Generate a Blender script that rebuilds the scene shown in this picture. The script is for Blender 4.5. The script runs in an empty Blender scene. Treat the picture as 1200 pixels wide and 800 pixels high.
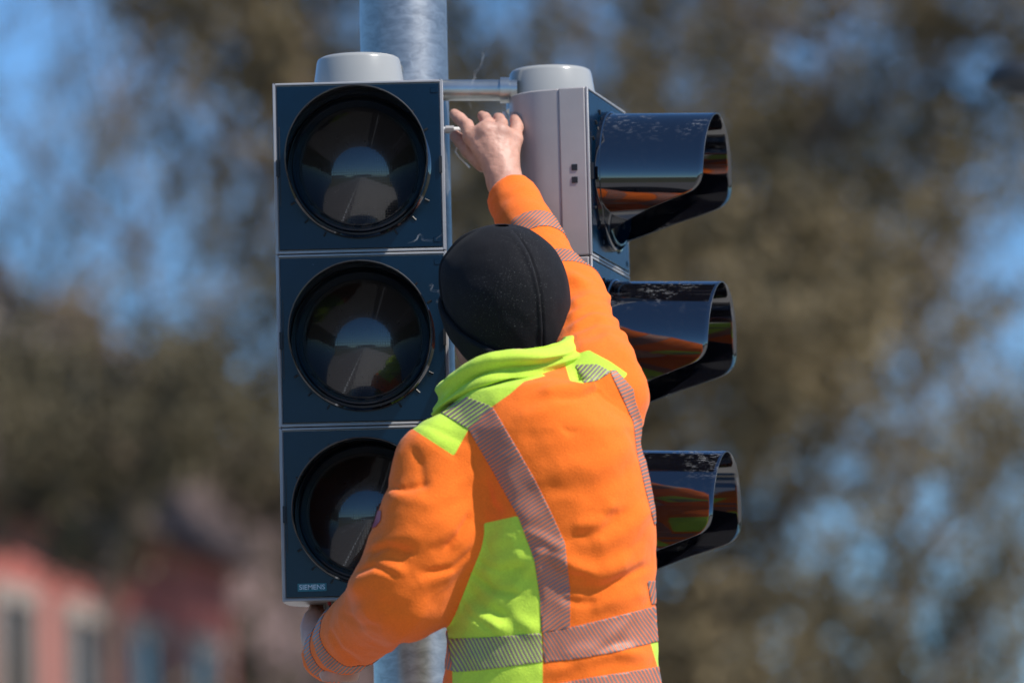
import bpy, math, random
import numpy as np
from mathutils import Vector, Matrix

random.seed(7)
rng = np.random.default_rng(7)
R = math.radians
sc = bpy.context.scene
COL = sc.collection

# ------------------------------------------------------------------ camera
PITCH, ROLL, DIST, FPX = R(7.0), R(1.4), 8.13, 200 / 36 * 1200
CAM = Vector((0, -DIST, 1.62))
fwd = Vector((0, math.cos(PITCH), math.sin(PITCH)))
up0 = Vector((0, -math.sin(PITCH), math.cos(PITCH)))
rt0 = Vector((1, 0, 0))
up_c = up0 * math.cos(ROLL) + rt0 * math.sin(ROLL)
rt_c = rt0 * math.cos(ROLL) - up0 * math.sin(ROLL)
ORG = CAM + fwd * DIST

def loc(px, py, w=0.0):
    """local metric coordinates (right, up, away) of a pixel at depth w"""
    d = DIST + w
    return np.array([(px - 600) / FPX * d, (400 - py) / FPX * d, w])

def to_world(P):
    P = np.asarray(P, float)
    B = np.array([rt_c, up_c, fwd])
    return P @ B + np.array(ORG)

def at(px, py, w=0.0):
    return Vector(to_world(loc(px, py, w)))

cam = bpy.data.cameras.new('camera'); cam_o = bpy.data.objects.new('camera', cam); COL.objects.link(cam_o)
Mx = Matrix.Identity(4)
for i in range(3):
    Mx[i][0] = rt_c[i]; Mx[i][1] = up_c[i]; Mx[i][2] = -fwd[i]; Mx[i][3] = CAM[i]
cam_o.matrix_world = Mx
cam.lens = 200; cam.sensor_width = 36; cam.clip_start = 0.1; cam.clip_end = 3000
cam.dof.use_dof = True; cam.dof.focus_distance = DIST - 0.1; cam.dof.aperture_fstop = 3.4
sc.camera = cam_o

# ------------------------------------------------------------------ materials
def N(nt, t, **kw):
    n = nt.nodes.new(t)
    for k, v in kw.items():
        if k in n.inputs: n.inputs[k].default_value = v
        else: setattr(n, k, v)
    return n

def mat(name, col, rough=0.5, metal=0.0, var=0.0, vscale=8.0, bump=0.0, bscale=200.0, coat=0.0, ior=1.5, sheen=0.0, col2=None, detail=4.0, spec=0.5):
    m = bpy.data.materials.new(name); m.use_nodes = True
    nt = m.node_tree; b = nt.nodes['Principled BSDF']
    b.inputs['Base Color'].default_value = (*col, 1); b.inputs['Roughness'].default_value = rough
    b.inputs['Metallic'].default_value = metal; b.inputs['Coat Weight'].default_value = coat
    b.inputs['Coat Roughness'].default_value = 0.04
    b.inputs['IOR'].default_value = ior; b.inputs['Sheen Weight'].default_value = sheen
    b.inputs['Specular IOR Level'].default_value = spec
    tc = N(nt, 'ShaderNodeTexCoord')
    if var > 0:
        n = N(nt, 'ShaderNodeTexNoise', Scale=vscale, Detail=detail, Roughness=0.6)
        nt.links.new(tc.outputs['Object'], n.inputs['Vector'])
        r = N(nt, 'ShaderNodeValToRGB')
        c2 = col2 or tuple(min(1, c * (1 + var)) for c in col)
        c1 = tuple(c * (1 - var) for c in col) if col2 is None else col
        r.color_ramp.elements[0].position = 0.32; r.color_ramp.elements[1].position = 0.68
        r.color_ramp.elements[0].color = (*c1, 1); r.color_ramp.elements[1].color = (*c2, 1)
        nt.links.new(n.outputs['Fac'], r.inputs['Fac']); nt.links.new(r.outputs['Color'], b.inputs['Base Color'])
    if bump > 0:
        n2 = N(nt, 'ShaderNodeTexNoise', Scale=bscale, Detail=3.0)
        nt.links.new(tc.outputs['Object'], n2.inputs['Vector'])
        bp = N(nt, 'ShaderNodeBump', Strength=bump, Distance=0.001)
        nt.links.new(n2.outputs['Fac'], bp.inputs['Height']); nt.links.new(bp.outputs['Normal'], b.inputs['Normal'])
    return m

def specks(m, scale, lo, col, mask_scale=6.0, amount=1.0, dim=(1, 1, 1), settle=False):
    """small pale specks of dust mixed over a material's base colour"""
    nt = m.node_tree; b = nt.nodes['Principled BSDF']
    tc = N(nt, 'ShaderNodeTexCoord')
    mp = N(nt, 'ShaderNodeMapping'); mp.inputs['Scale'].default_value = dim
    oi = N(nt, 'ShaderNodeObjectInfo'); av = N(nt, 'ShaderNodeVectorMath', operation='ADD')
    sv = N(nt, 'ShaderNodeVectorMath', operation='SCALE'); sv.inputs[0].default_value = (3.1, 2.3, 1.7); nt.links.new(oi.outputs['Random'], sv.inputs['Scale'])
    nt.links.new(tc.outputs['Object'], av.inputs[0]); nt.links.new(sv.outputs[0], av.inputs[1]); nt.links.new(av.outputs[0], mp.inputs['Vector'])
    n = N(nt, 'ShaderNodeTexNoise', Scale=scale, Detail=3.0, Roughness=0.7)
    k = N(nt, 'ShaderNodeTexNoise', Scale=mask_scale, Detail=3.0)
    nt.links.new(mp.outputs[0], n.inputs['Vector']); nt.links.new(av.outputs[0], k.inputs['Vector'])
    r = N(nt, 'ShaderNodeMapRange'); r.inputs['From Min'].default_value = lo; r.inputs['From Max'].default_value = lo + 0.06
    nt.links.new(n.outputs['Fac'], r.inputs['Value'])
    r2 = N(nt, 'ShaderNodeMapRange'); r2.inputs['From Min'].default_value = 0.45; r2.inputs['From Max'].default_value = 0.62
    r2.inputs['To Max'].default_value = amount
    nt.links.new(k.outputs['Fac'], r2.inputs['Value'])
    mu = N(nt, 'ShaderNodeMath', operation='MULTIPLY'); nt.links.new(r.outputs[0], mu.inputs[0]); nt.links.new(r2.outputs[0], mu.inputs[1])
    if settle:                                    # dust lies on what faces up
        ge = N(nt, 'ShaderNodeNewGeometry'); sp = N(nt, 'ShaderNodeSeparateXYZ'); nt.links.new(ge.outputs['Normal'], sp.inputs[0])
        r3 = N(nt, 'ShaderNodeMapRange'); r3.inputs['From Min'].default_value = .45; r3.inputs['From Max'].default_value = .85; r3.inputs['To Min'].default_value = .04
        nt.links.new(sp.outputs['Z'], r3.inputs['Value'])
        m3 = N(nt, 'ShaderNodeMath', operation='MULTIPLY'); nt.links.new(mu.outputs[0], m3.inputs[0]); nt.links.new(r3.outputs[0], m3.inputs[1]); mu = m3
    mix = N(nt, 'ShaderNodeMix', data_type='RGBA')
    nt.links.new(mu.outputs[0], mix.inputs['Factor'])
    src = b.inputs['Base Color'].links[0].from_socket if b.inputs['Base Color'].links else None
    if src: nt.links.new(src, mix.inputs['A'])
    else: mix.inputs['A'].default_value = b.inputs['Base Color'].default_value
    mix.inputs['B'].default_value = (*col, 1)
    nt.links.new(mix.outputs['Result'], b.inputs['Base Color'])
    rr = N(nt, 'ShaderNodeMapRange'); rr.inputs['To Min'].default_value = b.inputs['Roughness'].default_value; rr.inputs['To Max'].default_value = 0.8
    nt.links.new(mu.outputs[0], rr.inputs['Value']); nt.links.new(rr.outputs[0], b.inputs['Roughness'])
    return m

M = {}
M['housing'] = mat('signal_grey', (0.345, 0.315, 0.30), 0.38, var=0.06, vscale=14, bump=0.08, bscale=260)
M['cap'] = mat('cap_grey', (0.335, 0.33, 0.31), 0.22, var=0.03, vscale=10)
M['sky_tinted'] = specks(mat('sky_tinted_black', (0.0006, 0.0080, 0.0205), 0.18, spec=0.30, var=0.15, vscale=20, bump=0.03, bscale=60), 90, 0.70, (0.10, 0.14, 0.18), 7, 0.25)  # black plastic; the mirrored sky's blue is put into the base colour
M['black'] = specks(mat('gloss_black', (0.004, 0.004, 0.006), 0.045, ior=2.1), 190, 0.54, (0.2, 0.2, 0.2), 16, 0.6, (1, 0.45, 1), True)
M['black_matte'] = mat('matte_black', (0.008, 0.008, 0.009), 0.5)
M['rim'] = mat('light_rim', (0.33, 0.32, 0.32), 0.45, var=0.08, vscale=30)
M['teal'] = mat('teal_label', (0.008, 0.15, 0.185), 0.4)
M['letter'] = mat('letter_white', (0.62, 0.7, 0.75), 0.5)
M['cable'] = mat('cable_black', (0.01, 0.01, 0.01), 0.5)
M['red'] = mat('red_plastic', (0.35, 0.015, 0.015), 0.45)
M['white'] = mat('white_plastic', (0.75, 0.75, 0.72), 0.4)
M['skin'] = mat('skin', (0.52, 0.275, 0.20), 0.5, var=0.14, vscale=38, bump=0.35, bscale=420, spec=0.4)
M['skin'].node_tree.nodes['Principled BSDF'].inputs['Subsurface Weight'].default_value = 0.12
M['skin'].node_tree.nodes['Principled BSDF'].inputs['Subsurface Radius'].default_value = (0.008, 0.003, 0.002)
M['hair'] = mat('hair', (0.03, 0.02, 0.014), 0.6)
M['orange'] = mat('orange_fleece', (0.97, 0.170, 0.014), 0.9, var=0.10, vscale=420, bump=0.75, bscale=520, sheen=0.12, spec=0.2)
M['yellow'] = mat('lime_fleece', (0.50, 0.70, 0.06), 0.9, var=0.09, vscale=420, bump=0.7, bscale=520, sheen=0.12, spec=0.2)
M['beanie'] = specks(mat('black_knit', (0.0045, 0.0045, 0.0065), 0.85, bump=0.6, bscale=800, sheen=0.03, spec=0.22), 600, 0.635, (0.3, 0.3, 0.29), 9, 0.6)
M['leather'] = mat('tan_leather', (0.14, 0.07, 0.04), 0.6)
M['trouser'] = mat('orange_trouser', (0.8, 0.16, 0.01), 0.85)
M['boot'] = mat('boot', (0.02, 0.016, 0.013), 0.6)

def galv():
    m = mat('galvanised', (0.42, 0.44, 0.46), 0.33, metal=0.85)
    nt = m.node_tree; b = nt.nodes['Principled BSDF']
    tc = N(nt, 'ShaderNodeTexCoord'); mp = N(nt, 'ShaderNodeMapping'); mp.inputs['Scale'].default_value = (1, 1, 2.2)
    nt.links.new(tc.outputs['Object'], mp.inputs['Vector'])
    n = N(nt, 'ShaderNodeTexNoise', Scale=38.0, Detail=5.0, Roughness=0.65, Distortion=0.8)
    nt.links.new(mp.outputs[0], n.inputs['Vector'])
    r = N(nt, 'ShaderNodeValToRGB'); r.color_ramp.elements[0].position = 0.35; r.color_ramp.elements[1].position = 0.66
    r.color_ramp.elements[0].color = (0.27, 0.262, 0.252, 1); r.color_ramp.elements[1].color = (0.40, 0.392, 0.378, 1)
    nt.links.new(n.outputs['Fac'], r.inputs['Fac']); nt.links.new(r.outputs[0], b.inputs['Base Color'])
    r2 = N(nt, 'ShaderNodeMapRange'); r2.inputs['To Min'].default_value = 0.32; r2.inputs['To Max'].default_value = 0.46
    nt.links.new(n.outputs['Fac'], r2.inputs['Value']); nt.links.new(r2.outputs[0], b.inputs['Roughness'])
    bp = N(nt, 'ShaderNodeBump', Strength=0.07, Distance=0.002)
    nt.links.new(n.outputs['Fac'], bp.inputs['Height']); nt.links.new(bp.outputs[0], b.inputs['Normal'])
    return m
M['galv'] = galv()
M['steel'] = mat('bracket_steel', (0.36, 0.38, 0.37), 0.3, metal=0.9, var=.1, vscale=25)

def lens_mat():
    m = mat('dark_lens', (0.004, 0.004, 0.005), 0.03, ior=1.72)
    nt = m.node_tree; b = nt.nodes['Principled BSDF']
    tc = N(nt, 'ShaderNodeTexCoord'); br = N(nt, 'ShaderNodeTexBrick', Scale=1.0)
    mp = N(nt, 'ShaderNodeMapping'); mp.inputs['Rotation'].default_value = (R(90), 0, 0)
    nt.links.new(tc.outputs['Object'], mp.inputs['Vector']); nt.links.new(mp.outputs[0], br.inputs['Vector'])
    br.offset = 0.0
    br.inputs['Color1'].default_value = (0.026, 0.023, 0.027, 1); br.inputs['Color2'].default_value = (0.021, 0.019, 0.023, 1)
    br.inputs['Mortar'].default_value = (0.001, 0.001, 0.001, 1)
    br.inputs['Brick Width'].default_value = 0.0036; br.inputs['Row Height'].default_value = 0.0036; br.inputs['Mortar Size'].default_value = 0.0006
    br.inputs['Mortar Smooth'].default_value = 0.4
    nt.links.new(br.outputs['Color'], b.inputs['Base Color'])
    rr = N(nt, 'ShaderNodeMapRange'); rr.inputs['To Min'].default_value = 0.03; rr.inputs['To Max'].default_value = 0.22
    nt.links.new(br.outputs['Fac'], rr.inputs['Value']); nt.links.new(rr.outputs[0], b.inputs['Roughness'])
    return m
M['lens'] = lens_mat()

def tape_mat(name, under):
    """reflective grey tape printed in fine diagonal bars, the cloth showing between them"""
    m = mat(name, (0.3, 0.27, 0.27), 0.5, metal=0.2)
    nt = m.node_tree; b = nt.nodes['Principled BSDF']
    a = N(nt, 'ShaderNodeAttribute'); a.attribute_name = 'hatch'
    f = N(nt, 'ShaderNodeMath', operation='FRACT'); nt.links.new(a.outputs['Fac'], f.inputs[0])
    g = N(nt, 'ShaderNodeMapRange'); g.inputs['From Min'].default_value = 0.70; g.inputs['From Max'].default_value = 0.78
    nt.links.new(f.outputs[0], g.inputs['Value'])
    mix = N(nt, 'ShaderNodeMix', data_type='RGBA')
    mix.inputs['A'].default_value = (0.215, 0.155, 0.135, 1); mix.inputs['B'].default_value = (*under, 1)
    nt.links.new(g.outputs[0], mix.inputs['Factor']); nt.links.new(mix.outputs['Result'], b.inputs['Base Color'])
    iv = N(nt, 'ShaderNodeMapRange'); iv.inputs['To Min'].default_value = 0.1; iv.inputs['To Max'].default_value = 0.0
    nt.links.new(g.outputs[0], iv.inputs['Value']); nt.links.new(iv.outputs[0], b.inputs['Metallic'])
    rg = N(nt, 'ShaderNodeMapRange'); rg.inputs['To Min'].default_value = 0.55; rg.inputs['To Max'].default_value = 0.9
    nt.links.new(g.outputs[0], rg.inputs['Value']); nt.links.new(rg.outputs[0], b.inputs['Roughness'])
    return m
M['tape_o'] = tape_mat('tape_on_orange', (0.97, 0.170, 0.014))
M['tape_y'] = tape_mat('tape_on_lime', (0.50, 0.70, 0.06))

# ------------------------------------------------------------------ object helpers
def tag(o, label=None, cat=None, group=None, kind=None):
    if label: o['label'] = label
    if cat: o['category'] = cat
    if group: o['group'] = group
    if kind: o['kind'] = kind
    return o

def empty(name, pos, rz=0.0):
    o = bpy.data.objects.new(name, None); COL.objects.link(o)
    o.location = pos; o.rotation_euler = (0, 0, rz); o.empty_display_size = 0.1
    return o

class MB:
    def __init__(s): s.v = []; s.f = []
    def add(s, vs, fs):
        n = len(s.v); s.v += [tuple(map(float, p)) for p in vs]; s.f += [tuple(i + n for i in f) for f in fs]
    def box(s, x0, x1, y0, y1, z0, z1):
        vs = [(x, y, z) for x in (x0, x1) for y in (y0, y1) for z in (z0, z1)]
        s.add(vs, [(0, 1, 3, 2), (4, 6, 7, 5), (0, 4, 5, 1), (2, 3, 7, 6), (0, 2, 6, 4), (1, 5, 7, 3)])
    def prism(s, prof, z0, z1):
        """closed xy outline extruded along z"""
        n = len(prof)
        s.add([(x, y, z0) for x, y in prof] + [(x, y, z1) for x, y in prof],
              [tuple(reversed(range(n))), tuple(range(n, 2 * n))] + [(i, (i + 1) % n, n + (i + 1) % n, n + i) for i in range(n)])
    def tube(s, path, rad, n=10, caps=True):
        P = [Vector(p) for p in path]; rad = rad if hasattr(rad, '__len__') else [rad] * len(P)
        vs = []; up = None
        for i, p in enumerate(P):
            t = (P[min(i + 1, len(P) - 1)] - P[max(i - 1, 0)]).normalized()
            if up is None:
                up = t.orthogonal().normalized()
            up = (up - t * up.dot(t)).normalized(); si = t.cross(up)
            for k in range(n):
                a = 2 * math.pi * k / n
                vs.append(p + (up * math.cos(a) + si * math.sin(a)) * rad[i])
        fs = [(i * n + k, i * n + (k + 1) % n, (i + 1) * n + (k + 1) % n, (i + 1) * n + k) for i in range(len(P) - 1) for k in range(n)]
        if caps: fs += [tuple(reversed(range(n))), tuple(range((len(P) - 1) * n, len(P) * n))]
        s.add(vs, fs)
    def lathe(s, prof, n=64, axis='z', c=(0, 0, 0), caps=True):
        """profile of (radius, height) pairs turned round an axis"""
        vs = []
        for r, h in prof:
            for k in range(n):
                a = 2 * math.pi * k / n; x, y = r * math.cos(a), r * math.sin(a)
                vs.append((c[0] + x, c[1] + y, c[2] + h) if axis == 'z' else (c[0] + x, c[1] - h, c[2] + y))
        fs = [(i * n + k, i * n + (k + 1) % n, (i + 1) * n + (k + 1) % n, (i + 1) * n + k) for i in range(len(prof) - 1) for k in range(n)]
        s.add(vs, fs)
        if caps and prof[0][0] > 1e-6: s.f.append(tuple(reversed(range(len(s.v) - n * len(prof), len(s.v) - n * len(prof) + n))))
        if caps and prof[-1][0] > 1e-6: s.f.append(tuple(range(len(s.v) - n, len(s.v))))
    def build(s, name, m, parent=None, smooth=35, bevel=0, seg=2):
        me = bpy.data.meshes.new(name); me.from_pydata(s.v, [], s.f); me.update()
        import bmesh
        bm = bmesh.new(); bm.from_mesh(me); bmesh.ops.remove_doubles(bm, verts=bm.verts, dist=2e-6); bmesh.ops.recalc_face_normals(bm, faces=bm.faces); bm.to_mesh(me); bm.free()
        me.materials.append(m)
        me.polygons.foreach_set('use_smooth', [True] * len(me.polygons))
        if smooth < 180: me.set_sharp_from_angle(angle=R(smooth))
        o = bpy.data.objects.new(name, me); COL.objects.link(o)
        if parent: o.parent = parent
        if bevel:
            b = o.modifiers.new('bevel', 'BEVEL'); b.width = bevel; b.segments = seg; b.limit_method = 'ANGLE'; b.angle_limit = R(40)
            b.harden_normals = False
        return o

def np_mesh(name, V, F, m, parent=None, normals=None, attrs=None):
    me = bpy.data.meshes.new(name)
    V = np.asarray(V, np.float32); F = np.asarray(F, np.int32)
    me.vertices.add(len(V)); me.vertices.foreach_set('co', V.ravel())
    k = F.shape[1]
    me.loops.add(F.size); me.loops.foreach_set('vertex_index', F.ravel())
    me.polygons.add(len(F)); me.polygons.foreach_set('loop_start', np.arange(0, F.size, k, dtype=np.int32))
    me.polygons.foreach_set('use_smooth', np.ones(len(F), bool))
    me.update(calc_edges=True); me.validate()
    for an, av in (attrs or {}).items():
        a = me.attributes.new(an, 'FLOAT', 'POINT'); a.data.foreach_set('value', np.asarray(av, np.float32))
    if normals is not None: me.normals_split_custom_set_from_vertices([tuple(n) for n in normals])
    me.materials.append(m)
    o = bpy.data.objects.new(name, me); COL.objects.link(o)
    if parent: o.parent = parent
    return o

def copy_tree(o, parent=None):
    c = o.copy(); COL.objects.link(c); c.parent = parent
    for ch in list(o.children): copy_tree(ch, c)
    return c

# ------------------------------------------------------------------ traffic lights
MH, MW = 0.2488, 0.2445          # one module's height and width

def make_signal(label):
    root = empty('traffic_light', (0, 0, 0))
    tag(root, label, 'traffic light', 'traffic lights on the pole')
    # housing: three modules, each a shallow frame box in front and a rounded body behind
    h = MB()
    n = 28; hw = 0.1208
    body = [(-hw, 0.039)]
    for i in range(n + 1):
        a = math.pi * i / n
        cx, sy = math.cos(a), math.sin(a)
        body.append((-hw * math.copysign(abs(cx) ** 0.75, cx), 0.045 + 0.090 * abs(sy) ** 0.75))
    body.append((hw, 0.039))
    for k in range(3):
        z0 = (k - 1.5) * MH
        h.box(-MW / 2, MW / 2, 0.0, 0.040, z0 + 0.0008, z0 + MH - 0.0008)
        h.prism(body, z0 + 0.0012, z0 + MH - 0.0012)
    h.prism([(x * 0.98, y * 0.985) for x, y in body], -1.5 * MH + .004, 1.5 * MH - .004)
    ho = h.build('housing', M['housing'], root, smooth=30, bevel=0.0022)
    # raised pale rim round each module's door
    for k in range(3):
        z0 = (k - 1.5) * MH + 0.0008; z1 = z0 + MH - 0.0016; a = MW / 2; t = 0.0034
        r = MB()
        for (x0, x1, c0, c1) in ((-a, -a + t, z0, z1), (a - t, a, z0, z1), (-a + t, a - t, z0, z0 + t), (-a + t, a - t, z1 - t, z1)):
            r.box(x0, x1, -0.0042, -0.0005, c0, c1)
        r.build('rim', M['rim'], ho, bevel=0.0007, seg=1)
    # caps at both ends
    for sgn in (1, -1):
        c = MB(); z = 1.5 * MH
        H = 0.047 if sgn > 0 else 0.02
        prof = [(0.0672, -0.012), (0.0668, 0.0), (0.0605, H - 0.006), (0.0588, H - 0.002), (0.0555, H), (0.0, H + 0.001)]
        c.lathe([(r_, sgn * (z + h_)) for r_, h_ in prof], 64, 'z', (0, 0.080, 0))
        c.build('end_cap', M['cap'], root, smooth=50)
    for k in range(3):
        zc = (k - 1) * MH
        d = MB(); a = MW / 2 - 0.0058; b = MH / 2 - 0.0062
        d.box(-a, a, -0.0085, 0.003, -b, b)
        for zz in (-b + 0.010, b - 0.010):           # dark latch pads by the corners
            d.box(a - 0.012, a - 0.001, -0.0095, -0.0083, zz - 0.004, zz + 0.004)
        door = d.build('door', M['sky_tinted'], root, bevel=0.0015)
        door.location = (0, 0.004, zc)
        # raised ring with its notches
        g = MB()
        g.lathe([(0.1035, 0.0083), (0.1035, 0.0115), (0.1015, 0.013), (0.0965, 0.0135), (0.095, 0.022), (0.0925, 0.0225), (0.0862, 0.010), (0.0845, 0.004)], 96, 'y', caps=False)
        g.build('lens_ring', M['sky_tinted'], door, smooth=30)
        for ang in (28, 45, 62, 118, 135, 152, 208, 225, 242, 298, 315, 332):     # tick marks round the ring
            c_, s_ = math.cos(R(ang)), math.sin(R(ang)); tk = MB()
            tk.tube([(c_ * 0.1055, -0.0092, s_ * 0.1055), (c_ * 0.1125, -0.0092, s_ * 0.1125)], 0.0016, 6)
            tk.build('tick_mark', M['black_matte'], door)
        for ang in range(196, 350, 17):                                          # dark notches in the ring's slope
            if ang % 3 == 1: continue
            nk = MB(); t0, t1 = R(ang), R(ang + 7)
            q = [(r_ * math.cos(t), -y_, r_ * math.sin(t)) for r_, t, y_ in ((.0945, t0, .0228), (.0945, t1, .0228), (.0875, t1, .0135), (.0875, t0, .0135))]
            q2 = [(x, y + .004, z) for x, y, z in q]
            nk.add(q + q2, [(0, 1, 2, 3), (7, 6, 5, 4), (0, 4, 5, 1), (1, 5, 6, 2), (2, 6, 7, 3), (3, 7, 4, 0)])
            nk.build('notch', M['black_matte'], door)
        for bx in ((-a - 0.0025, -a + 0.0015, -0.0125, -0.0087, -0.012, 0.012), (a - 0.0015, a + 0.0025, -0.0125, -0.0087, -0.012, 0.012)):
            tk = MB(); tk.box(*bx); tk.build('hinge', M['black_matte'], door)
        tk = MB(); tk.box(-a + 0.002, -a + 0.0035, -0.0092, -0.008, -0.055, 0.06); tk.build('slot', M['black_matte'], door)
        # domed lens
        l = MB(); Rc, rl = 0.225, 0.0855
        sag = Rc - math.sqrt(Rc * Rc - rl * rl)
        prof = []
        for i in range(25):
            rr = rl * (1 - i / 24); prof.append((rr, 0.0095 + math.sqrt(Rc * Rc - rr * rr) - (Rc - sag)))
        l.lathe(prof, 96, 'y', caps=False)
        l.build('lens', M['lens'], door, smooth=180)
        # long visor, cut away underneath
        tab = [(-1.0, 0.06), (-0.8, 0.10), (-0.5, 0.51), (-0.33, 0.80), (-0.27, 0.90), (-0.2, 0.955), (-0.12, 0.985), (-0.02, 1.0), (1.0, 1.0)]
        nphi, nl, RV, LV = 144, 22, 0.1, 0.163
        vs, fs = [], []
        for i in range(nphi):
            # denser sampling where the lip turns
            t = i / nphi; ph = 2 * math.pi * t
            zr = math.cos(ph)
            L = LV * float(np.interp(zr, [a_ for a_, _ in tab], [b_ for _, b_ in tab]))
            for j in range(nl + 1):
                y = -0.0088 - L * j / nl
                vs.append((RV * math.sin(ph), y, RV * math.cos(ph)))
        for i in range(nphi):
            i2 = (i + 1) % nphi
            for j in range(nl):
                fs.append((i * (nl + 1) + j, i2 * (nl + 1) + j, i2 * (nl + 1) + j + 1, i * (nl + 1) + j + 1))
        v = MB(); v.add(vs, fs)
        vo = v.build('visor', M['black'], door, smooth=180)
        vo.rotation_euler = (R(3.2), 0, 0)
        so = vo.modifiers.new('thick', 'SOLIDIFY'); so.thickness = 0.002; so.offset = 0; so.material_offset_rim = 1; vo.data.materials.append(M['black_matte'])
        bv = vo.modifiers.new('bevel', 'BEVEL'); bv.width = 0.0006; bv.segments = 1; bv.limit_method = 'ANGLE'; bv.angle_limit = R(50)
        fl = MB()                                   # flange at the visor's foot, with tabs
        fl.lathe([(0.1035, 0.0115), (0.1035, 0.0175), (0.1012, 0.019), (0.1002, 0.0175), (0.1002, 0.0115)], 96, 'y', caps=False)
        fl.build('visor_flange', M['black'], door, smooth=40)
    return root

sig = make_signal('traffic light facing the camera, unlit lenses, maker plate low on its left')
c1 = at(425.3, 397.5, 0.0)
sig.location = c1; sig.rotation_euler = (0, 0, R(0.0))
# maker's plate on the lowest door of this head
lb = MB(); lb.box(-0.0205, 0.0205, -0.0008, 0, -0.0056, 0.0056)
low_door = [c for c in sig.children if c.name.startswith('door')][0]
pl = lb.build('name_plate', M['teal'], low_door); pl.location = (-0.0795, -0.0086, -0.1045)
pl['label'] = 'small teal plate with white capital letters'
fc = bpy.data.curves.new('plate_text', 'FONT'); fc.body = 'SIEMENS'; fc.size = 0.0098; fc.align_x = 'CENTER'; fc.align_y = 'CENTER'; fc.extrude = 0.0002; fc.offset = 0.00012
fo = bpy.data.objects.new('tmp_text', fc); COL.objects.link(fo)
bpy.context.view_layer.update()
tm = bpy.data.meshes.new_from_object(fo.evaluated_get(bpy.context.evaluated_depsgraph_get()))
bpy.data.objects.remove(fo)
tm.name = 'lettering'; tm.materials.clear(); tm.materials.append(M['letter'])
to = bpy.data.objects.new('lettering', tm); COL.objects.link(to); to.parent = pl
xs = [v.co.x for v in tm.vertices]; wdt = max(xs) - min(xs)
to.scale = (0.0365 / wdt, 1, 1); to.rotation_euler = (R(90), 0, 0); to.location = (0, -0.0010, 0)

sig2 = make_signal('traffic light turned to the right, its long visors seen from the side')
c2 = at(715.5, 410, 0.22)
sig2.location = c2; sig2.rotation_euler = (0, 0, R(76))
# two little square marks on the side panel
for z in (0.236, 0.2545):
    sq = MB(); sq.box(-0.1233, -0.1212, 0.014, 0.0225, z - 0.0045, z + 0.0045); sq.build('panel_mark', M['black_matte'], sig2)

# ------------------------------------------------------------------ pole and brackets
pole_c = at(476, 0, 0.245)
axis_pt = at(481, 400, 0.245)
pole = MB()
pole.lathe([(0.0645, 0.0), (0.0645, 4.1), (0.061, 4.115), (0.0, 4.118)], 72)
po = pole.build('signal_pole', M['galv'], None, smooth=40)
po.location = (axis_pt.x, axis_pt.y, 0.0)
tag(po, 'thick galvanised steel pole carrying both traffic lights', 'pole')
bs = MB(); bs.lathe([(0.16, 0.0), (0.16, 0.02), (0.075, 0.03), (0.066, 0.11), (0.0655, 0.11)], 48)
bo = bs.build('base_collar', M['galv'], po)

def bracket(py0, py1, name, parent):
    """grey arm from the pole to the right-hand head"""
    a = at(533, (py0 + py1) / 2, 0.245); b = at(597, (py0 + py1) / 2, 0.245)
    inv = parent.matrix_world.inverted()
    return a, b
bpy.context.view_layer.update()
br = MB()
inv2 = Matrix.Rotation(-R(76), 4, 'Z') @ Matrix.Translation(-c2)
def br_tube(p, q, r, n=20): br.tube([inv2 @ p, inv2 @ q], r, n)
z_t = at(560, 106, 0.245)
br_tube(at(505, 106, 0.245), at(606, 106, 0.245), 0.0155)
br_tube(at(586, 106, 0.245), at(597, 106, 0.245), 0.019)
br.build('bracket', M['steel'], sig2)
br = MB(); br_tube(at(505, 700, 0.245), at(620, 700, 0.245), 0.0155); br.build('bracket', M['steel'], sig2)
rod = MB(); rod.tube([inv2 @ at(508, 152, 0.215), inv2 @ at(606, 153, 0.215)], 0.0042, 12); rod.build('clamp_rod', M['white'], sig2)
rod = MB(); rod.tube([inv2 @ at(522, 152, 0.215), inv2 @ at(532, 152, 0.215)], 0.0058, 6); rod.build('nut', M['rim'], sig2)
rod = MB(); rod.tube([inv2 @ at(591, 131, 0.23), inv2 @ at(592, 142, 0.23)], 0.0035, 10)
rod.build('bolt', M['white'], sig2)
inv1 = Matrix.Translation(-c1)
for py in (84, 712):
    br1 = MB(); br1.tube([inv1 @ at(430, py, 0.1), inv1 @ at(462, py, 0.24)], 0.016, 16); br1.build('bracket', M['steel'], sig)
# white cable loop behind the hand, and the black cable with a red end under the left-hand head
cb = MB()
cb.tube([at(534, 166, .2), at(535.5, 172, .2), at(534, 178, .195), at(538, 184, .19), at(543, 189, .2), at(550, 196, .24)], 0.0013, 8)
tag(cb.build('cable', M['white'], None, 180), 'thin white cable hanging behind the worker raised hand', 'cable')
cb = MB()
cb.tube([at(371, 655, -.03), at(376, 664, -.034), at(380, 677, -.03), at(384, 692, -.025), at(386, 706, -.02), at(388, 716, 0.0)], 0.0014, 8)
cbo = cb.build('cable', M['cable'], None, 180)
tag(cbo, 'thin black cable with a red plug hanging at the lowest lens', 'cable')
pg = MB(); pg.tube([at(384.6, 697, -.0235), at(386.3, 708, -.019)], 0.0028, 10)
pg.build('plug', M['red'], cbo)
hk = MB(); hk.tube([at(380, 703, .02), at(380.5, 713, .02), at(382.5, 716, .02)], 0.0024, 8)
hk_o = MB(); hk_o.tube([inv1 @ at(380.5, 703, .02), inv1 @ at(381, 714, .02)], 0.0022, 8); hk_o.build('latch', M['rim'], sig)

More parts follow.
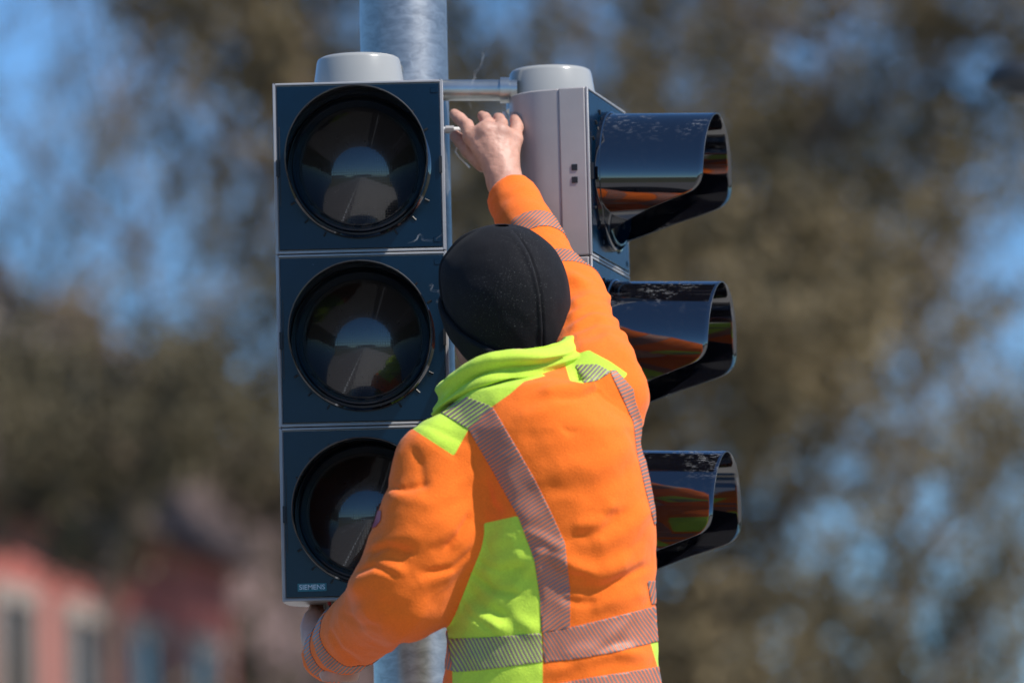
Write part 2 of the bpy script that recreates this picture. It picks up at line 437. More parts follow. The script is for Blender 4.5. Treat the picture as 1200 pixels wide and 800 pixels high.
# ------------------------------------------------------------------ implicit surfaces for the person
def rc(P, a, b, r1, r2):
    """capsule from a to b whose radius runs from r1 to r2"""
    a = np.asarray(a, float); b = np.asarray(b, float); ab = b - a
    t = np.clip(((P - a) @ ab) / (ab @ ab + 1e-12), 0, 1)
    return np.linalg.norm(P - a - t[..., None] * ab, axis=-1) - (r1 + (r2 - r1) * t)
def ell(P, c, r, ax=None):
    Q = P - np.asarray(c)
    if ax is not None: Q = Q @ np.asarray(ax).T
    q = Q / np.asarray(r); k0 = np.linalg.norm(q, axis=-1); k1 = np.linalg.norm(q / np.asarray(r), axis=-1)
    return k0 * (k0 - 1) / (k1 + 1e-9)
def smin(a, b, k):
    h = np.maximum(k - np.abs(a - b), 0) / k
    return np.minimum(a, b) - h * h * k * 0.25
def chain(P, pts, rad, k=0.0):
    d = None
    for i in range(len(pts) - 1):
        e = rc(P, pts[i], pts[i + 1], rad[i], rad[i + 1])
        d = e if d is None else (smin(d, e, k) if k else np.minimum(d, e))
    return d

def surface_nets(fn, lo, hi, h):
    lo = np.array(lo); n = np.ceil((np.array(hi) - lo) / h).astype(int) + 1
    xs = [lo[i] + h * np.arange(n[i]) for i in range(3)]
    S = np.empty(tuple(n), np.float32)
    Y, Z = np.meshgrid(xs[1], xs[2], indexing='ij')
    for i in range(n[0]):
        S[i] = fn(np.stack([np.full_like(Y, xs[0][i]), Y, Z], -1))
    neg = S < 0
    c = [neg[a:n[0] - 1 + a, b:n[1] - 1 + b, d:n[2] - 1 + d] for a in (0, 1) for b in (0, 1) for d in (0, 1)]
    cnt = sum(x.astype(np.int8) for x in c)
    act = (cnt > 0) & (cnt < 8)
    idx = -np.ones(act.shape, np.int64); cells = np.argwhere(act); idx[act] = np.arange(len(cells))
    acc = np.zeros((len(cells), 3)); num = np.zeros(len(cells))
    cor = [(a, b, d) for a in (0, 1) for b in (0, 1) for d in (0, 1)]
    val = {q: S[cells[:, 0] + q[0], cells[:, 1] + q[1], cells[:, 2] + q[2]].astype(float) for q in cor}
    for q in cor:
        for ax in range(3):
            if q[ax]: continue
            q2 = list(q); q2[ax] = 1; q2 = tuple(q2)
            a, b = val[q], val[q2]; m = (a < 0) != (b < 0)
            t = np.where(m, a / np.where(m, a - b, 1), 0)
            p = np.tile(np.array(q, float), (len(cells), 1)); p[:, ax] += t
            acc[m] += p[m]; num[m] += 1
    V = lo + h * (cells + acc / num[:, None])
    F = []
    for ax in range(3):
        b, d = (ax + 1) % 3, (ax + 2) % 3
        sl0 = [slice(None)] * 3; sl1 = [slice(None)] * 3
        sl0[ax] = slice(0, n[ax] - 1); sl1[ax] = slice(1, n[ax])
        A, B = neg[tuple(sl0)], neg[tuple(sl1)]
        e = np.argwhere(A != B)
        e = e[(e[:, b] > 0) & (e[:, d] > 0) & (e[:, b] < n[b] - 1) & (e[:, d] < n[d] - 1)]
        fl = A[e[:, 0], e[:, 1], e[:, 2]]
        def ci(db, dd):
            g = e.copy(); g[:, b] -= db; g[:, d] -= dd
            return idx[g[:, 0], g[:, 1], g[:, 2]]
        Q = np.stack([ci(1, 1), ci(0, 1), ci(0, 0), ci(1, 0)], 1)
        Q[~fl] = Q[~fl][:, ::-1]
        F.append(Q)
    F = np.concatenate(F); F = F[(F >= 0).all(1)]
    return V, F

def smooth(V, F, it, lam=0.5):
    E = np.concatenate([F[:, [i, (i + 1) % F.shape[1]]] for i in range(F.shape[1])])
    for _ in range(it):
        s = np.zeros_like(V); n = np.zeros(len(V))
        np.add.at(s, E[:, 0], V[E[:, 1]]); np.add.at(s, E[:, 1], V[E[:, 0]])
        np.add.at(n, E[:, 0], 1); np.add.at(n, E[:, 1], 1)
        V = V + lam * (s / np.maximum(n, 1)[:, None] - V)
    return V
def vnormals(V, T):
    if T.shape[1] == 4: T = np.concatenate([T[:, :3], T[:, [0, 2, 3]]])
    fn = np.cross(V[T[:, 1]] - V[T[:, 0]], V[T[:, 2]] - V[T[:, 0]])
    n = np.zeros_like(V)
    for i in range(3): np.add.at(n, T[:, i], fn)
    return n / (np.linalg.norm(n, axis=1)[:, None] + 1e-12)
_lat = rng.random((64, 64, 64)).astype(np.float32)
def vnoise(P, scale):
    Q = np.asarray(P) * scale + 100; i = np.floor(Q).astype(int); f = Q - i; f = f * f * (3 - 2 * f); r = 0
    for a in (0, 1):
        for b in (0, 1):
            for c in (0, 1):
                w = (f[:, 0] if a else 1 - f[:, 0]) * (f[:, 1] if b else 1 - f[:, 1]) * (f[:, 2] if c else 1 - f[:, 2])
                r = r + w * _lat[(i[:, 0] + a) % 64, (i[:, 1] + b) % 64, (i[:, 2] + c) % 64]
    return r * 2 - 1

def topx(V):
    d = DIST + V[:, 2]
    return np.stack([600 + V[:, 0] / d * FPX, 400 - V[:, 1] / d * FPX], 1)

def place(V, F, name, m, parent, **kw):
    """local (right, up, away) is left-handed: flip the faces on the way to world"""
    W = to_world(V)
    if parent is not None: W = W - np.array(parent_origin(parent))
    nn = kw.pop('normals', None)
    if nn is not None: nn = nn @ np.array([rt_c, up_c, fwd])
    return np_mesh(name, W, F[:, ::-1], m, parent, normals=nn, **kw)
def parent_origin(o):
    return o.location if o.parent is None else o.location + Vector(parent_origin(o.parent))

# ---- joints, given as (pixel x, pixel y, depth)
SH_L, EL_L, WR_L = loc(519, 547, -.37), loc(474, 690, -.385), loc(386, 768, -.075)
MD_L = loc(508, 618, -.385)
SH_R, EL_R, WR_R = loc(704, 462, -.315), loc(661, 350, -.115), loc(600, 232, .09)
NECK = loc(620, 494, -.325)
HEAD = loc(592, 345, -.215)
HIP_L, HIP_R = loc(608, 905, -.38), loc(690, 905, -.38)
KN_L, KN_R = loc(600, 1265, -.40), loc(705, 1265, -.41)
AN_L, AN_R = loc(596, 1625, -.47), loc(716, 1625, -.47)

sect = [(430, 618, 60, -.325, .075), (465, 622, 80, -.328, .095), (500, 640, 103, -.335, .115), (560, 652, 107, -.335, .123), (620, 659, 110, -.335, .124),
        (680, 653, 113, -.336, .121), (740, 648, 121, -.34, .120), (800, 647, 126, -.345, .122), (900, 647, 130, -.365, .128), (960, 647, 130, -.375, .128)]
def torso(P, grow=0.0, dy=0, bot=945):
    v = P[..., 1]
    L = np.array([[*loc(c, y, w), hw / FPX * (DIST + w), hd] for y, c, hw, w, hd in sect])[::-1]
    cx = np.interp(v, L[:, 1], L[:, 0]); cw = np.interp(v, L[:, 1], L[:, 2])
    a = np.interp(v, L[:, 1], L[:, 3]) + grow; b = np.interp(v, L[:, 1], L[:, 4]) + grow
    e = 2.5
    q = (np.abs((P[..., 0] - cx) / a) ** e + np.abs((P[..., 2] - cw) / b) ** e) ** (1 / e)
    d = (q - 1) * np.minimum(a, b)
    top = loc(620, 458 + dy, -.33)[1]; bt = loc(647, bot, -.37)[1]
    return np.maximum(np.maximum(d, v - top), bt - v)
def arm_l(P, g=0.0): return chain(P, [SH_L, MD_L, EL_L, WR_L], [0.063 + g, 0.0635 + g, 0.058 + g, 0.042 + g], 0.05)
def arm_r(P, g=0.0): return chain(P, [SH_R, EL_R, WR_R], [0.062 + g, 0.048 + g, 0.036 + g], 0.04)

# ---- body: head, neck, trunk, arms, legs in one surface
def axes_from(up, back):
    z = np.array(up) / np.linalg.norm(up); y = np.array(back) - z * np.dot(back, z); y /= np.linalg.norm(y)
    x = np.cross(y, z)
    return np.array([x, y, z])
HAX = axes_from((-0.05, 1, -0.20), (0.55, 0.05, -1.0))     # head: x = side, y = back of head, z = crown
def hp(x, y, z): return HEAD + HAX.T @ np.array([x, y, z])
def body_fn(P):
    d = ell(P, hp(0, 0.0, 0.0), (0.076, 0.092, 0.087), HAX)
    d = smin(d, ell(P, hp(0, -0.030, -0.075), (0.057, 0.065, 0.058), HAX), 0.035)       # jaw
    d = smin(d, rc(P, hp(0, -0.092, -0.005), hp(0, -0.108, -0.04), 0.009, 0.014), 0.02)  # nose
    d = smin(d, rc(P, hp(-.022, -0.088, -0.072), hp(.022, -0.088, -0.072), 0.008, 0.008), 0.012)  # lips
    for s in (-1, 1):
        d = smin(d, ell(P, hp(s * .070, 0.008, -0.03), (0.011, 0.02, 0.032), HAX), 0.008)   # ear
        d = smin(d, rc(P, hp(s * .018, -0.088, 0.012), hp(s * .045, -0.076, 0.012), 0.008, 0.008), 0.015)  # brow
        e = ell(P, hp(s * .031, -0.089, -0.008), (0.014, 0.010, 0.009), HAX)
        d = np.maximum(d, -e) if False else smin(d, e, 0.004)
    d = smin(d, rc(P, loc(614, 470, -.285), hp(0, 0.012, -0.06), 0.056, 0.052), 0.02)
    d = smin(d, torso(P, -0.022, 20, 930), 0.05)
    d = smin(d, np.minimum(rc(P, SH_L, NECK, 0.045, 0.05), rc(P, SH_R, NECK, 0.045, 0.05)), 0.05)
    d = smin(d, chain(P, [SH_L, EL_L, WR_L], [0.048, 0.04, 0.027]), 0.03)
    d = smin(d, chain(P, [SH_R, EL_R, WR_R], [0.048, 0.04, 0.027]), 0.03)
    for h, k, a in ((HIP_L, KN_L, AN_L), (HIP_R, KN_R, AN_R)):
        d = smin(d, chain(P, [h, k, a], [0.082, 0.055, 0.038], 0.03), 0.05)
    return d

def blob(P, items, k):
    d = None
    for a, b, r1, r2 in items:
        e = rc(P, a, b, r1, r2); d = e if d is None else smin(d, e, k)
    return d
def J(*pts): return [loc(*p) for p in pts]
def hand_fn(P, wrist, fore, mcps, fingers, thumb, rw):
    d = rc(P, fore, wrist, rw[0], rw[1])
    for m_ in mcps: d = smin(d, rc(P, wrist + (m_ - wrist) * .15, m_, 0.0165, 0.0118), 0.014)
    for a_, b_ in zip(mcps[:-1], mcps[1:]): d = smin(d, rc(P, a_, b_, 0.0108, 0.0108), 0.008)
    fd = None
    for f in fingers + [thumb]:
        rr = [0.0108, 0.0098, 0.0088, 0.0076] if f is not thumb else [0.015, 0.0122, 0.0105, 0.0088]
        e = None
        for i in range(len(f) - 1):
            q = rc(P, f[i], f[i + 1], rr[i], rr[i + 1]); e = q if e is None else smin(e, q, 0.003)
        fd = e if fd is None else np.minimum(fd, e)
    return smin(d, fd, 0.006)
# right hand: back of the hand to the camera, fingers curled away over the clamp
wr = loc(592, 216, .115)
mc = J((553, 160, .142), (569, 153, .135), (586, 155, .14), (602, 163, .152))
fg = [J((553, 160, .142), (547, 147, .165), (538, 139, .183), (532.5, 133.5, .196)),
      J((569, 153, .135), (572, 145, .168), (568.5, 139, .188), (565, 136, .20)),
      J((586, 155, .14), (587, 145, .172), (585, 140, .19), (583, 138.5, .203)),
      J((602, 163, .152), (605.5, 149, .172), (605, 141, .187), (604, 137, .199))]
th = J((566, 190, .15), (551, 177, .168), (541, 166, .185), (533.5, 159.5, .196))
hr = lambda P: hand_fn(P, wr, loc(609, 252, .055), mc, fg, th, (0.029, 0.0255))
# left hand: closed on the underside of the head
wl = loc(384, 764, -.06)
ml = J((367, 724, .0), (364, 735, -.008), (365, 748, -.016), (369, 760, -.022))
fl_ = [J((367, 724, .0), (369, 715, .035), (378, 712.5, .05), (388, 714, .055)),
       J((364, 735, -.008), (367, 721, .03), (378, 718, .055), (390, 719, .06)),
       J((365, 748, -.016), (367, 732, .02), (378, 726, .05), (390, 726, .058)),
       J((369, 760, -.022), (370, 745, .01), (380, 736, .035), (390, 734, .045))]
tl = J((392, 742, -.05), (392, 728, -.03), (394, 719, -.012), (396, 716, .004))
hl = lambda P: hand_fn(P, wl, loc(398, 785, -.12), ml, fl_, tl, (0.029, 0.026))

Vs, Fs, off = [], [], 0
for fn, lo, hi, h in ((body_fn, loc(330, 1690, -.6) - .02, loc(830, 215, .05) + np.array([0, 0, .16]), 0.0075),
                      (hr, loc(515, 262, .03) - .0, loc(650, 118, .03) + np.array([0, 0, .21]), 0.0017),
                      (hl, loc(335, 800, -.15), loc(425, 695, -.15) + np.array([0, 0, .24]), 0.0024)):
    V, F = surface_nets(fn, np.minimum(lo, hi), np.maximum(lo, hi), h)
    V = smooth(V, F, 2)
    Vs.append(V); Fs.append(F + off); off += len(V)
BV = np.concatenate(Vs); BF = np.concatenate(Fs)
# creases and knuckles on the back of the raised hand
nb = vnormals(BV, BF)
hm = np.clip((BV[:, 2] - .05) / .03, 0, 1)[:, None] * (BV[:, 0] > loc(500, 0)[0])[:, None]
BV = BV + nb * hm * (0.0006 * vnoise(BV, 95) + 0.0003 * vnoise(BV, 240))[:, None]
person_o = np.array(to_world((AN_L + AN_R) / 2)); person_o[2] = to_world(AN_L)[2] - 0.075
def person_local(V): return to_world(V) - person_o
body = np_mesh('person', person_local(BV), BF[:, ::-1], M['skin'])
body.location = person_o
tag(body, 'worker in a black beanie and orange high visibility jacket reaching up to the bracket', 'person')

def place_p(V, F, name, m, parent, normals=None, attrs=None):
    if normals is not None: normals = normals @ np.array([rt_c, up_c, fwd])
    return np_mesh(name, person_local(V), F[:, ::-1], m, parent, normals=normals, attrs=attrs)

# ---- jacket surface
DIRL = (WR_L - EL_L) / np.linalg.norm(WR_L - EL_L); DIRR = (WR_R - EL_R) / np.linalg.norm(WR_R - EL_R)
def jacket_fn(P):
    d = torso(P, 0.0)
    trap = np.minimum(rc(P, SH_L, NECK, 0.058, 0.062), rc(P, SH_R, NECK, 0.058, 0.06))
    d = smin(d, trap, 0.04)
    d = smin(d, rc(P, loc(640, 520, -.36), loc(660, 640, -.36), 0.085, 0.08), 0.06)
    al = np.maximum(arm_l(P), (P - WR_L) @ DIRL - 0.002)
    ar = np.maximum(arm_r(P), (P - WR_R) @ DIRR - 0.006)
    d = smin(d, al, 0.028); d = smin(d, ar, 0.03)
    return d
JV, JF = surface_nets(jacket_fn, loc(335, 960, -.52) - .01, loc(800, 200, -.1) + np.array([.02, .02, .25]), 0.0036)
JV = smooth(JV, JF, 3)
# which part of the garment a vertex belongs to
def side(V):
    t = np.minimum(torso(V), rc(V, SH_R, NECK, .058, .06)); t = np.minimum(t, rc(V, loc(535, 520, -.36), NECK, .058, .062))
    return arm_l(V) - t, arm_r(V) - t
sl, sr = side(JV)
jn = vnormals(JV, JF); px = topx(JV)

def seg_field(px, pts, wid):
    """0..1 bump along a pixel polyline, fading to both ends"""
    pts = np.array(pts, float); out = np.zeros(len(px)); L = np.r_[0, np.cumsum(np.linalg.norm(np.diff(pts, axis=0), axis=1))]
    best = np.full(len(px), 1e9); tt = np.zeros(len(px))
    for i in range(len(pts) - 1):
        a, b = pts[i], pts[i + 1]; ab = b - a
        t = np.clip(((px - a) @ ab) / (ab @ ab), 0, 1); d = np.linalg.norm(px - a - t[:, None] * ab, axis=1)
        m = d < best; best[m] = d[m]; tt[m] = (L[i] + t[m] * (L[i + 1] - L[i])) / L[-1]
    return np.exp(-(best / wid) ** 2) * np.clip(np.minimum(tt, 1 - tt) * 5 + .25, 0, 1)
folds = [
    ('t', [(548, 668), (575, 690), (610, 696)], 4, -.0042), ('t', [(556, 655), (585, 668), (620, 662)], 4, -.0038), ('t', [(536, 700), (556, 722), (586, 744)], 4, -.0042),
    ('t', [(640, 662), (662, 672), (690, 676)], 4, -.004), ('t', [(566, 560), (575, 590), (590, 604)], 5, -.003), ('t', [(700, 690), (730, 676), (762, 660)], 5, -.003),
    ('t', [(655, 700), (680, 706), (700, 704)], 5, -.003), ('t', [(735, 500), (745, 520), (752, 540)], 5, -.003), ('t', [(650, 470), (680, 466), (705, 456)], 4, -.003),
    ('l', [(430, 648), (456, 640), (486, 648)], 4, -.0042), ('l', [(416, 672), (440, 664), (470, 676)], 4, -.0036), ('l', [(552, 600), (540, 625), (520, 645)], 4, -.0034),
    ('l', [(556, 640), (530, 664), (496, 672)], 4, -.0036), ('l', [(480, 520), (492, 545), (498, 575)], 6, -.0022), ('l', [(400, 716), (420, 730), (448, 736)], 4, -.003),
    ('l', [(455, 570), (475, 574), (500, 566)], 4, -.0028),
    ('r', [(664, 370), (690, 357), (720, 358)], 5, -.0032), ('r', [(666, 383), (692, 368), (728, 372)], 5, -.0032), ('r', [(668, 395), (697, 381), (737, 389)], 5, -.0032),
    ('t', [(676, 442), (698, 437), (716, 431)], 6, -.011), ('t', [(630, 462), (680, 452), (716, 440)], 7, .006),  # (component, pixel polyline, width px, height m)
    ('r', [(668, 362), (690, 352), (716, 352)], 8, .0055), ('r', [(664, 376), (690, 362), (724, 364)], 8, .0055), ('r', [(666, 389), (695, 374), (733, 380)], 8, .0055),
    ('r', [(668, 401), (700, 388), (741, 398)], 8, .0055), ('r', [(672, 412), (710, 400), (750, 418)], 8, .005), ('r', [(655, 335), (672, 330), (695, 338)], 8, .005),
    ('r', [(640, 310), (660, 318), (690, 345)], 7, .003), ('r', [(600, 262), (618, 256), (640, 262)], 5, .0018),
    ('l', [(455, 580), (500, 588), (540, 575)], 9, .0022), ('l', [(436, 642), (470, 628), (500, 632)], 9, .0025), ('l', [(430, 655), (452, 650), (480, 655)], 8, -.0022),
    ('l', [(405, 695), (440, 672), (480, 668)], 10, .004), ('l', [(395, 712), (430, 700), (470, 712)], 9, -.0025), ('l', [(440, 770), (462, 752), (500, 715)], 8, .003),
    ('l', [(450, 765), (460, 772), (475, 750)], 6, -.005), ('l', [(560, 640), (520, 672), (480, 690)], 10, .004), ('l', [(548, 610), (525, 640), (505, 650)], 9, -.002),
    ('l', [(388, 735), (400, 760), (425, 782)], 4, -.0025), ('l', [(372, 745), (386, 775), (405, 790)], 5, .002),
    ('t', [(600, 492), (640, 480), (700, 452)], 9, .003), ('t', [(608, 512), (650, 508), (690, 500)], 12, -.0018), ('t', [(640, 548), (690, 546), (740, 522)], 14, .0034),
    ('t', [(630, 572), (690, 575), (752, 548)], 11, -.002), ('t', [(668, 618), (700, 612), (722, 586)], 8, .0035), ('t', [(672, 630), (705, 624), (740, 596)], 7, -.0025),
    ('t', [(700, 602), (712, 604), (726, 600)], 5, -.002), ('t', [(690, 636), (730, 626), (765, 590)], 13, .004),
    ('t', [(640, 652), (665, 664), (700, 672), (745, 655)], 11, .0055), ('t', [(640, 668), (670, 686), (705, 690)], 9, -.0045), ('t', [(690, 712), (720, 706), (755, 690)], 12, .003),
    ('t', [(532, 702), (560, 726), (595, 742)], 10, .0055), ('t', [(545, 690), (570, 712), (610, 735)], 8, -.004), ('t', [(562, 668), (590, 655), (618, 650)], 12, .004),
    ('t', [(560, 690), (600, 672), (628, 680)], 10, -.003), ('t', [(575, 735), (605, 728), (630, 738)], 9, .004), ('t', [(572, 640), (595, 628), (612, 632)], 9, .003),
    ('t', [(525, 735), (550, 755), (560, 780)], 8, .003), ('t', [(640, 790), (670, 772), (720, 762), (756, 768)], 9, .0055), ('t', [(645, 778), (690, 768), (740, 748)], 7, -.004),
    ('t', [(600, 690), (625, 660), (640, 640)], 7, .003), ('t', [(605, 618), (640, 632), (665, 645)], 6, .0028), ('t', [(632, 655), (660, 662), (668, 668)], 5, -.003),
    ('t', [(590, 545), (605, 590), (628, 620)], 12, .002), ('t', [(560, 520), (580, 560), (600, 600)], 12, -.0015), ('t', [(660, 500), (668, 506), (676, 504)], 4, -.002),
]
def poly_sd(px, poly):
    poly = np.array(poly, float); d = np.full(len(px), 1e9)
    for a, b in zip(poly, np.roll(poly, -1, 0)):
        ab = b - a; t = np.clip(((px - a) @ ab) / (ab @ ab), 0, 1)
        d = np.minimum(d, np.linalg.norm(px - a - t[:, None] * ab, axis=1))
    return d
disp = 0.0022 * vnoise(JV, 16) + 0.0011 * vnoise(JV, 38) + 0.0004 * vnoise(JV, 90)
def ridged(P, sc): return 1 - np.abs(vnoise(P, sc)) * 2
RR = np.array([[.8, .6, 0], [-.6, .8, 0], [0, 0, 1]])
Pw = (JV @ RR.T) * np.array([.45, 1.5, .8])
arm_m = ((sl < 0) | (sr < 0)).astype(float)
waist = np.clip((px[:, 1] - 560) / 200, 0, 1)
disp = disp + (0.0013 * ridged(Pw, 21) + 0.0006 * ridged(Pw + 3, 46)) * (0.55 + 0.6 * np.maximum(arm_m, waist))
backish = np.clip(-jn[:, 2] * 2 + .6, 0, 1)
wl_, wr_ = (sl < 0), (sr < 0)
for cmp_, pts, wd, am in folds:
    msk = wl_ if cmp_ == 'l' else wr_ if cmp_ == 'r' else ~(wl_ | wr_)
    disp = disp + 1.25 * am * seg_field(px, pts, wd) * msk * backish
# stitched seams where two cloths meet
for pl_ in ([(566, 613), (607, 604), (626, 650), (633, 700), (636, 762), (636, 800)], [(480, 500), (532, 534), (549, 503), (577, 476), (614, 447)]):
    for q0, q1 in zip(pl_[:-1], pl_[1:]):
        dd_ = poly_sd(px, [q0, q1]); disp = disp - 0.0011 * np.exp(-(dd_ / 2.6) ** 2) * backish
# stitched armhole seams pull the cloth in
for s_ in (sl, sr): disp = disp - 0.0016 * np.exp(-(s_ / 0.0035) ** 2)
JV = JV + jn * disp[:, None]
JV = smooth(JV, JF, 1, 0.35)
jn = vnormals(JV, JF); px = topx(JV)
JT = np.concatenate([JF[:, :3], JF[:, [0, 2, 3]]])

def poly_sd(px, poly):
    """signed distance to a polygon, positive inside"""
    poly = np.array(poly, float); d = np.full(len(px), 1e9); ins = np.zeros(len(px), bool)
    for a, b in zip(poly, np.roll(poly, -1, 0)):
        ab = b - a; t = np.clip(((px - a) @ ab) / (ab @ ab), 0, 1)
        d = np.minimum(d, np.linalg.norm(px - a - t[:, None] * ab, axis=1))
        c = (a[1] > px[:, 1]) != (b[1] > px[:, 1])
        with np.errstate(divide='ignore', invalid='ignore'):
            x = a[0] + (px[:, 1] - a[1]) / (b[1] - a[1]) * ab[0]
        ins ^= c & (px[:, 0] < x)
    return np.where(ins, d, -d)

def clip(A, T, sd):
    """keep the part of a triangle mesh where sd > 0; A holds every per-vertex value, cut edges interpolate them"""
    ins = sd > 0; cnt = ins[T].sum(1)
    full = T[cnt == 3]; part = T[(cnt > 0) & (cnt < 3)]
    new, cache, tris = [], {}, []
    def cut(i, j):
        k = (min(i, j), max(i, j))
        if k not in cache:
            t = sd[k[0]] / (sd[k[0]] - sd[k[1]]); cache[k] = len(A) + len(new); new.append(A[k[0]] + (A[k[1]] - A[k[0]]) * t)
        return cache[k]
    for tri in part:
        poly = []
        for i in range(3):
            a, b = int(tri[i]), int(tri[(i + 1) % 3])
            if ins[a]: poly.append(a)
            if ins[a] != ins[b]: poly.append(cut(a, b))
        for i in range(1, len(poly) - 1): tris.append((poly[0], poly[i], poly[i + 1]))
    A2 = np.concatenate([A, np.array(new)]) if new else A
    T2 = np.concatenate([full, np.array(tris, int)]) if tris else full
    used, inv = np.unique(T2, return_inverse=True)
    return A2[used], inv.reshape(T2.shape)

# columns: position 0:3, normal 3:6, pixel 6:8, arm fields 8:10, depth along each forearm 10:12
tl_ = (JV - WR_L) @ DIRL; tr_ = (JV - WR_R) @ DIRR
A0 = np.concatenate([JV, jn, px, sl[:, None], sr[:, None], tl_[:, None], tr_[:, None]], 1)
def bodymask(A): return np.minimum(A[:, 8], A[:, 9]) * 820          # >0 on the trunk
YEL = [('shoulder_panel', [(480, 500), (513, 480), (556, 447), (600, 425), (640, 440), (614, 447), (597, 462), (577, 476), (549, 503), (532, 534)], None),
       ('shoulder_panel', [(668, 446), (660, 420), (690, 410), (716, 424), (736, 438), (728, 446), (714, 434), (700, 445), (684, 449)], 'fold'),
       ('side_panel', [(566, 613), (607, 604), (626, 650), (633, 700), (636, 762), (636, 960), (532, 960), (530, 785), (524, 740), (500, 720), (500, 705), (538, 676), (556, 650), (564, 632)], 'trunk'),
       ('side_panel', [(672, 590), (800, 560), (800, 690), (672, 715)], 'front'),
       ('side_panel', [(757, 500), (800, 500), (800, 690), (778, 640), (770, 600), (763, 572)], 'trunk'),
       ('side_panel', [(758, 738), (762, 720), (800, 720), (800, 960), (772, 960), (771, 782), (768, 772)], 'trunk')]
TAPE = [([(514, 482), (547, 465), (577, 476), (549, 503)], 'y', None, (0.75, 1.0), None),
        ([(549, 503), (577, 476), (603, 520), (627, 562), (645, 598), (662, 636), (668, 690), (668, 736), (634, 742), (633, 700), (626, 655), (608, 606), (578, 552)], 'o', 'trunk', (0.62, 1.0), None),
        ([(524, 748), (560, 747), (600, 744), (634, 741), (636, 775), (600, 780), (560, 785), (532, 787)], 'y', 'trunk', (1.0, -0.55), None),
        ([(636, 741), (680, 732), (720, 722), (775, 708), (775, 750), (720, 764), (680, 771), (637, 776)], 'o', 'trunk', (1.0, -0.7), None),
        ([(640, 803), (700, 792), (740, 786), (785, 778), (785, 812), (740, 822), (640, 836)], 'o', 'trunk', (1.0, -0.5), None),
        ([(519, 745), (524, 738), (532, 786), (519, 782), (500, 780), (500, 740)], 'o', 'trunk', (1.0, .2), None),
        ([(674, 428), (700, 427), (716, 436), (700, 446), (684, 449)], 'y', None, (1.0, 0.9), 'fold'),
        ([(714, 434), (722, 434), (742, 456), (744, 470), (752, 492), (751, 515), (758, 548), (770, 606), (767, 616), (756, 574), (746, 530), (742, 495), (731, 470)], 'o', None, (0.5, 1.0), None),
        ([(758, 680), (775, 680), (775, 706), (763, 708)], 'o', 'trunk', (1.0, .3), None)]

root_j = A0; Tj = JT
def restrict(A, sd, how):
    if how == 'trunk': return np.minimum(sd, bodymask(A))
    if how == 'front': return np.minimum(np.minimum(sd, bodymask(A)), (A[:, 5] - 0.12) * 60)
    if how == 'fold': return np.minimum(sd, 900 * 1.0 + 0 * sd)
    return sd
# cut the lime panels out of the orange
def islands(A, T, least=30):
    lab = np.arange(len(A))
    while True:
        m = lab[T].min(1); new = lab.copy()
        for i in range(3): np.minimum.at(new, T[:, i], m)
        new = new[new]
        if (new == lab).all(): break
        lab = new
    out = []
    for l in np.unique(lab[T[:, 0]]):
        t = T[lab[T[:, 0]] == l]
        if len(t) < least: continue
        u, inv = np.unique(t, return_inverse=True); out.append((A[u], inv.reshape(t.shape)))
    return sorted(out, key=lambda q: -len(q[1]))
pieces = []
for nm, poly, how in YEL:
    sd = restrict(root_j, poly_sd(root_j[:, 6:8], poly), how)
    back = 0.35 - root_j[:, 5]
    pieces.append((nm, clip(root_j, Tj, sd)))
    root_j, Tj = clip(root_j, Tj, -sd)
# the sleeves are pieces of their own
sleeves = []
for colm in (8, 9):
    s = -root_j[:, colm]
    sleeves.append(clip(root_j, Tj, s)); root_j, Tj = clip(root_j, Tj, -s)
jl = islands(root_j, Tj, 3)
jacket = place_p(jl[0][0][:, :3], jl[0][1], 'jacket', M['orange'], body, jl[0][0][:, 3:6])
for A, T in jl[1:]: place_p(A[:, :3], T, 'orange_panel', M['orange'], jacket, A[:, 3:6])
for A, T in [q for sv in sleeves for q in islands(*sv)]: place_p(A[:, :3], T, 'sleeve', M['orange'], jacket, A[:, 3:6])
for nm, (A, T) in [(nm, q) for nm, pc in pieces for q in islands(*pc)]:
    if len(T) > 4: place_p(A[:, :3], T, nm, M['yellow'], jacket, A[:, 3:6])
def put_tape(A, T, kind, hatch):
  for A, T in islands(A, T, 60):
    V = A[:, :3] + A[:, 3:6] * 0.0011
    to_ = place_p(V, T, 'reflective_stripe', M['tape_y' if kind == 'y' else 'tape_o'], jacket, None, {'hatch': hatch(A)})
    so = to_.modifiers.new('thick', 'SOLIDIFY'); so.thickness = 0.0012; so.offset = -1
for poly, kind, how, hd, _ in TAPE:
    sd = restrict(A0, poly_sd(A0[:, 6:8], poly), how)
    A, T = clip(A0, JT, sd)
    if len(T) < 4: continue
    hv = np.array(hd) / np.linalg.norm(hd)
    wob = 0.5
    put_tape(A, T, kind, lambda A: (A[:, 6:8] @ hv + 1.6 * vnoise(A[:, :3], 30)) / 4.1 + 500)
# bands round both forearms
for colm, arm, bands in ((10, 8, ((-.118, -.076), (-.052, -.014))), (11, 9, ((-.142, -.100), (-.252, -.206)))):
    for lo, hi in bands:
        t = A0[:, colm] + 0.006 * vnoise(A0[:, :3], 12)
        sd = np.minimum(np.minimum(t - lo, hi - t), -A0[:, arm])
        A, T = clip(A0, JT, sd)
        if len(T) > 4: put_tape(A, T, 'o', lambda A: (A[:, 6] * .8 + A[:, 7] * .9) / 4.0 + 500)

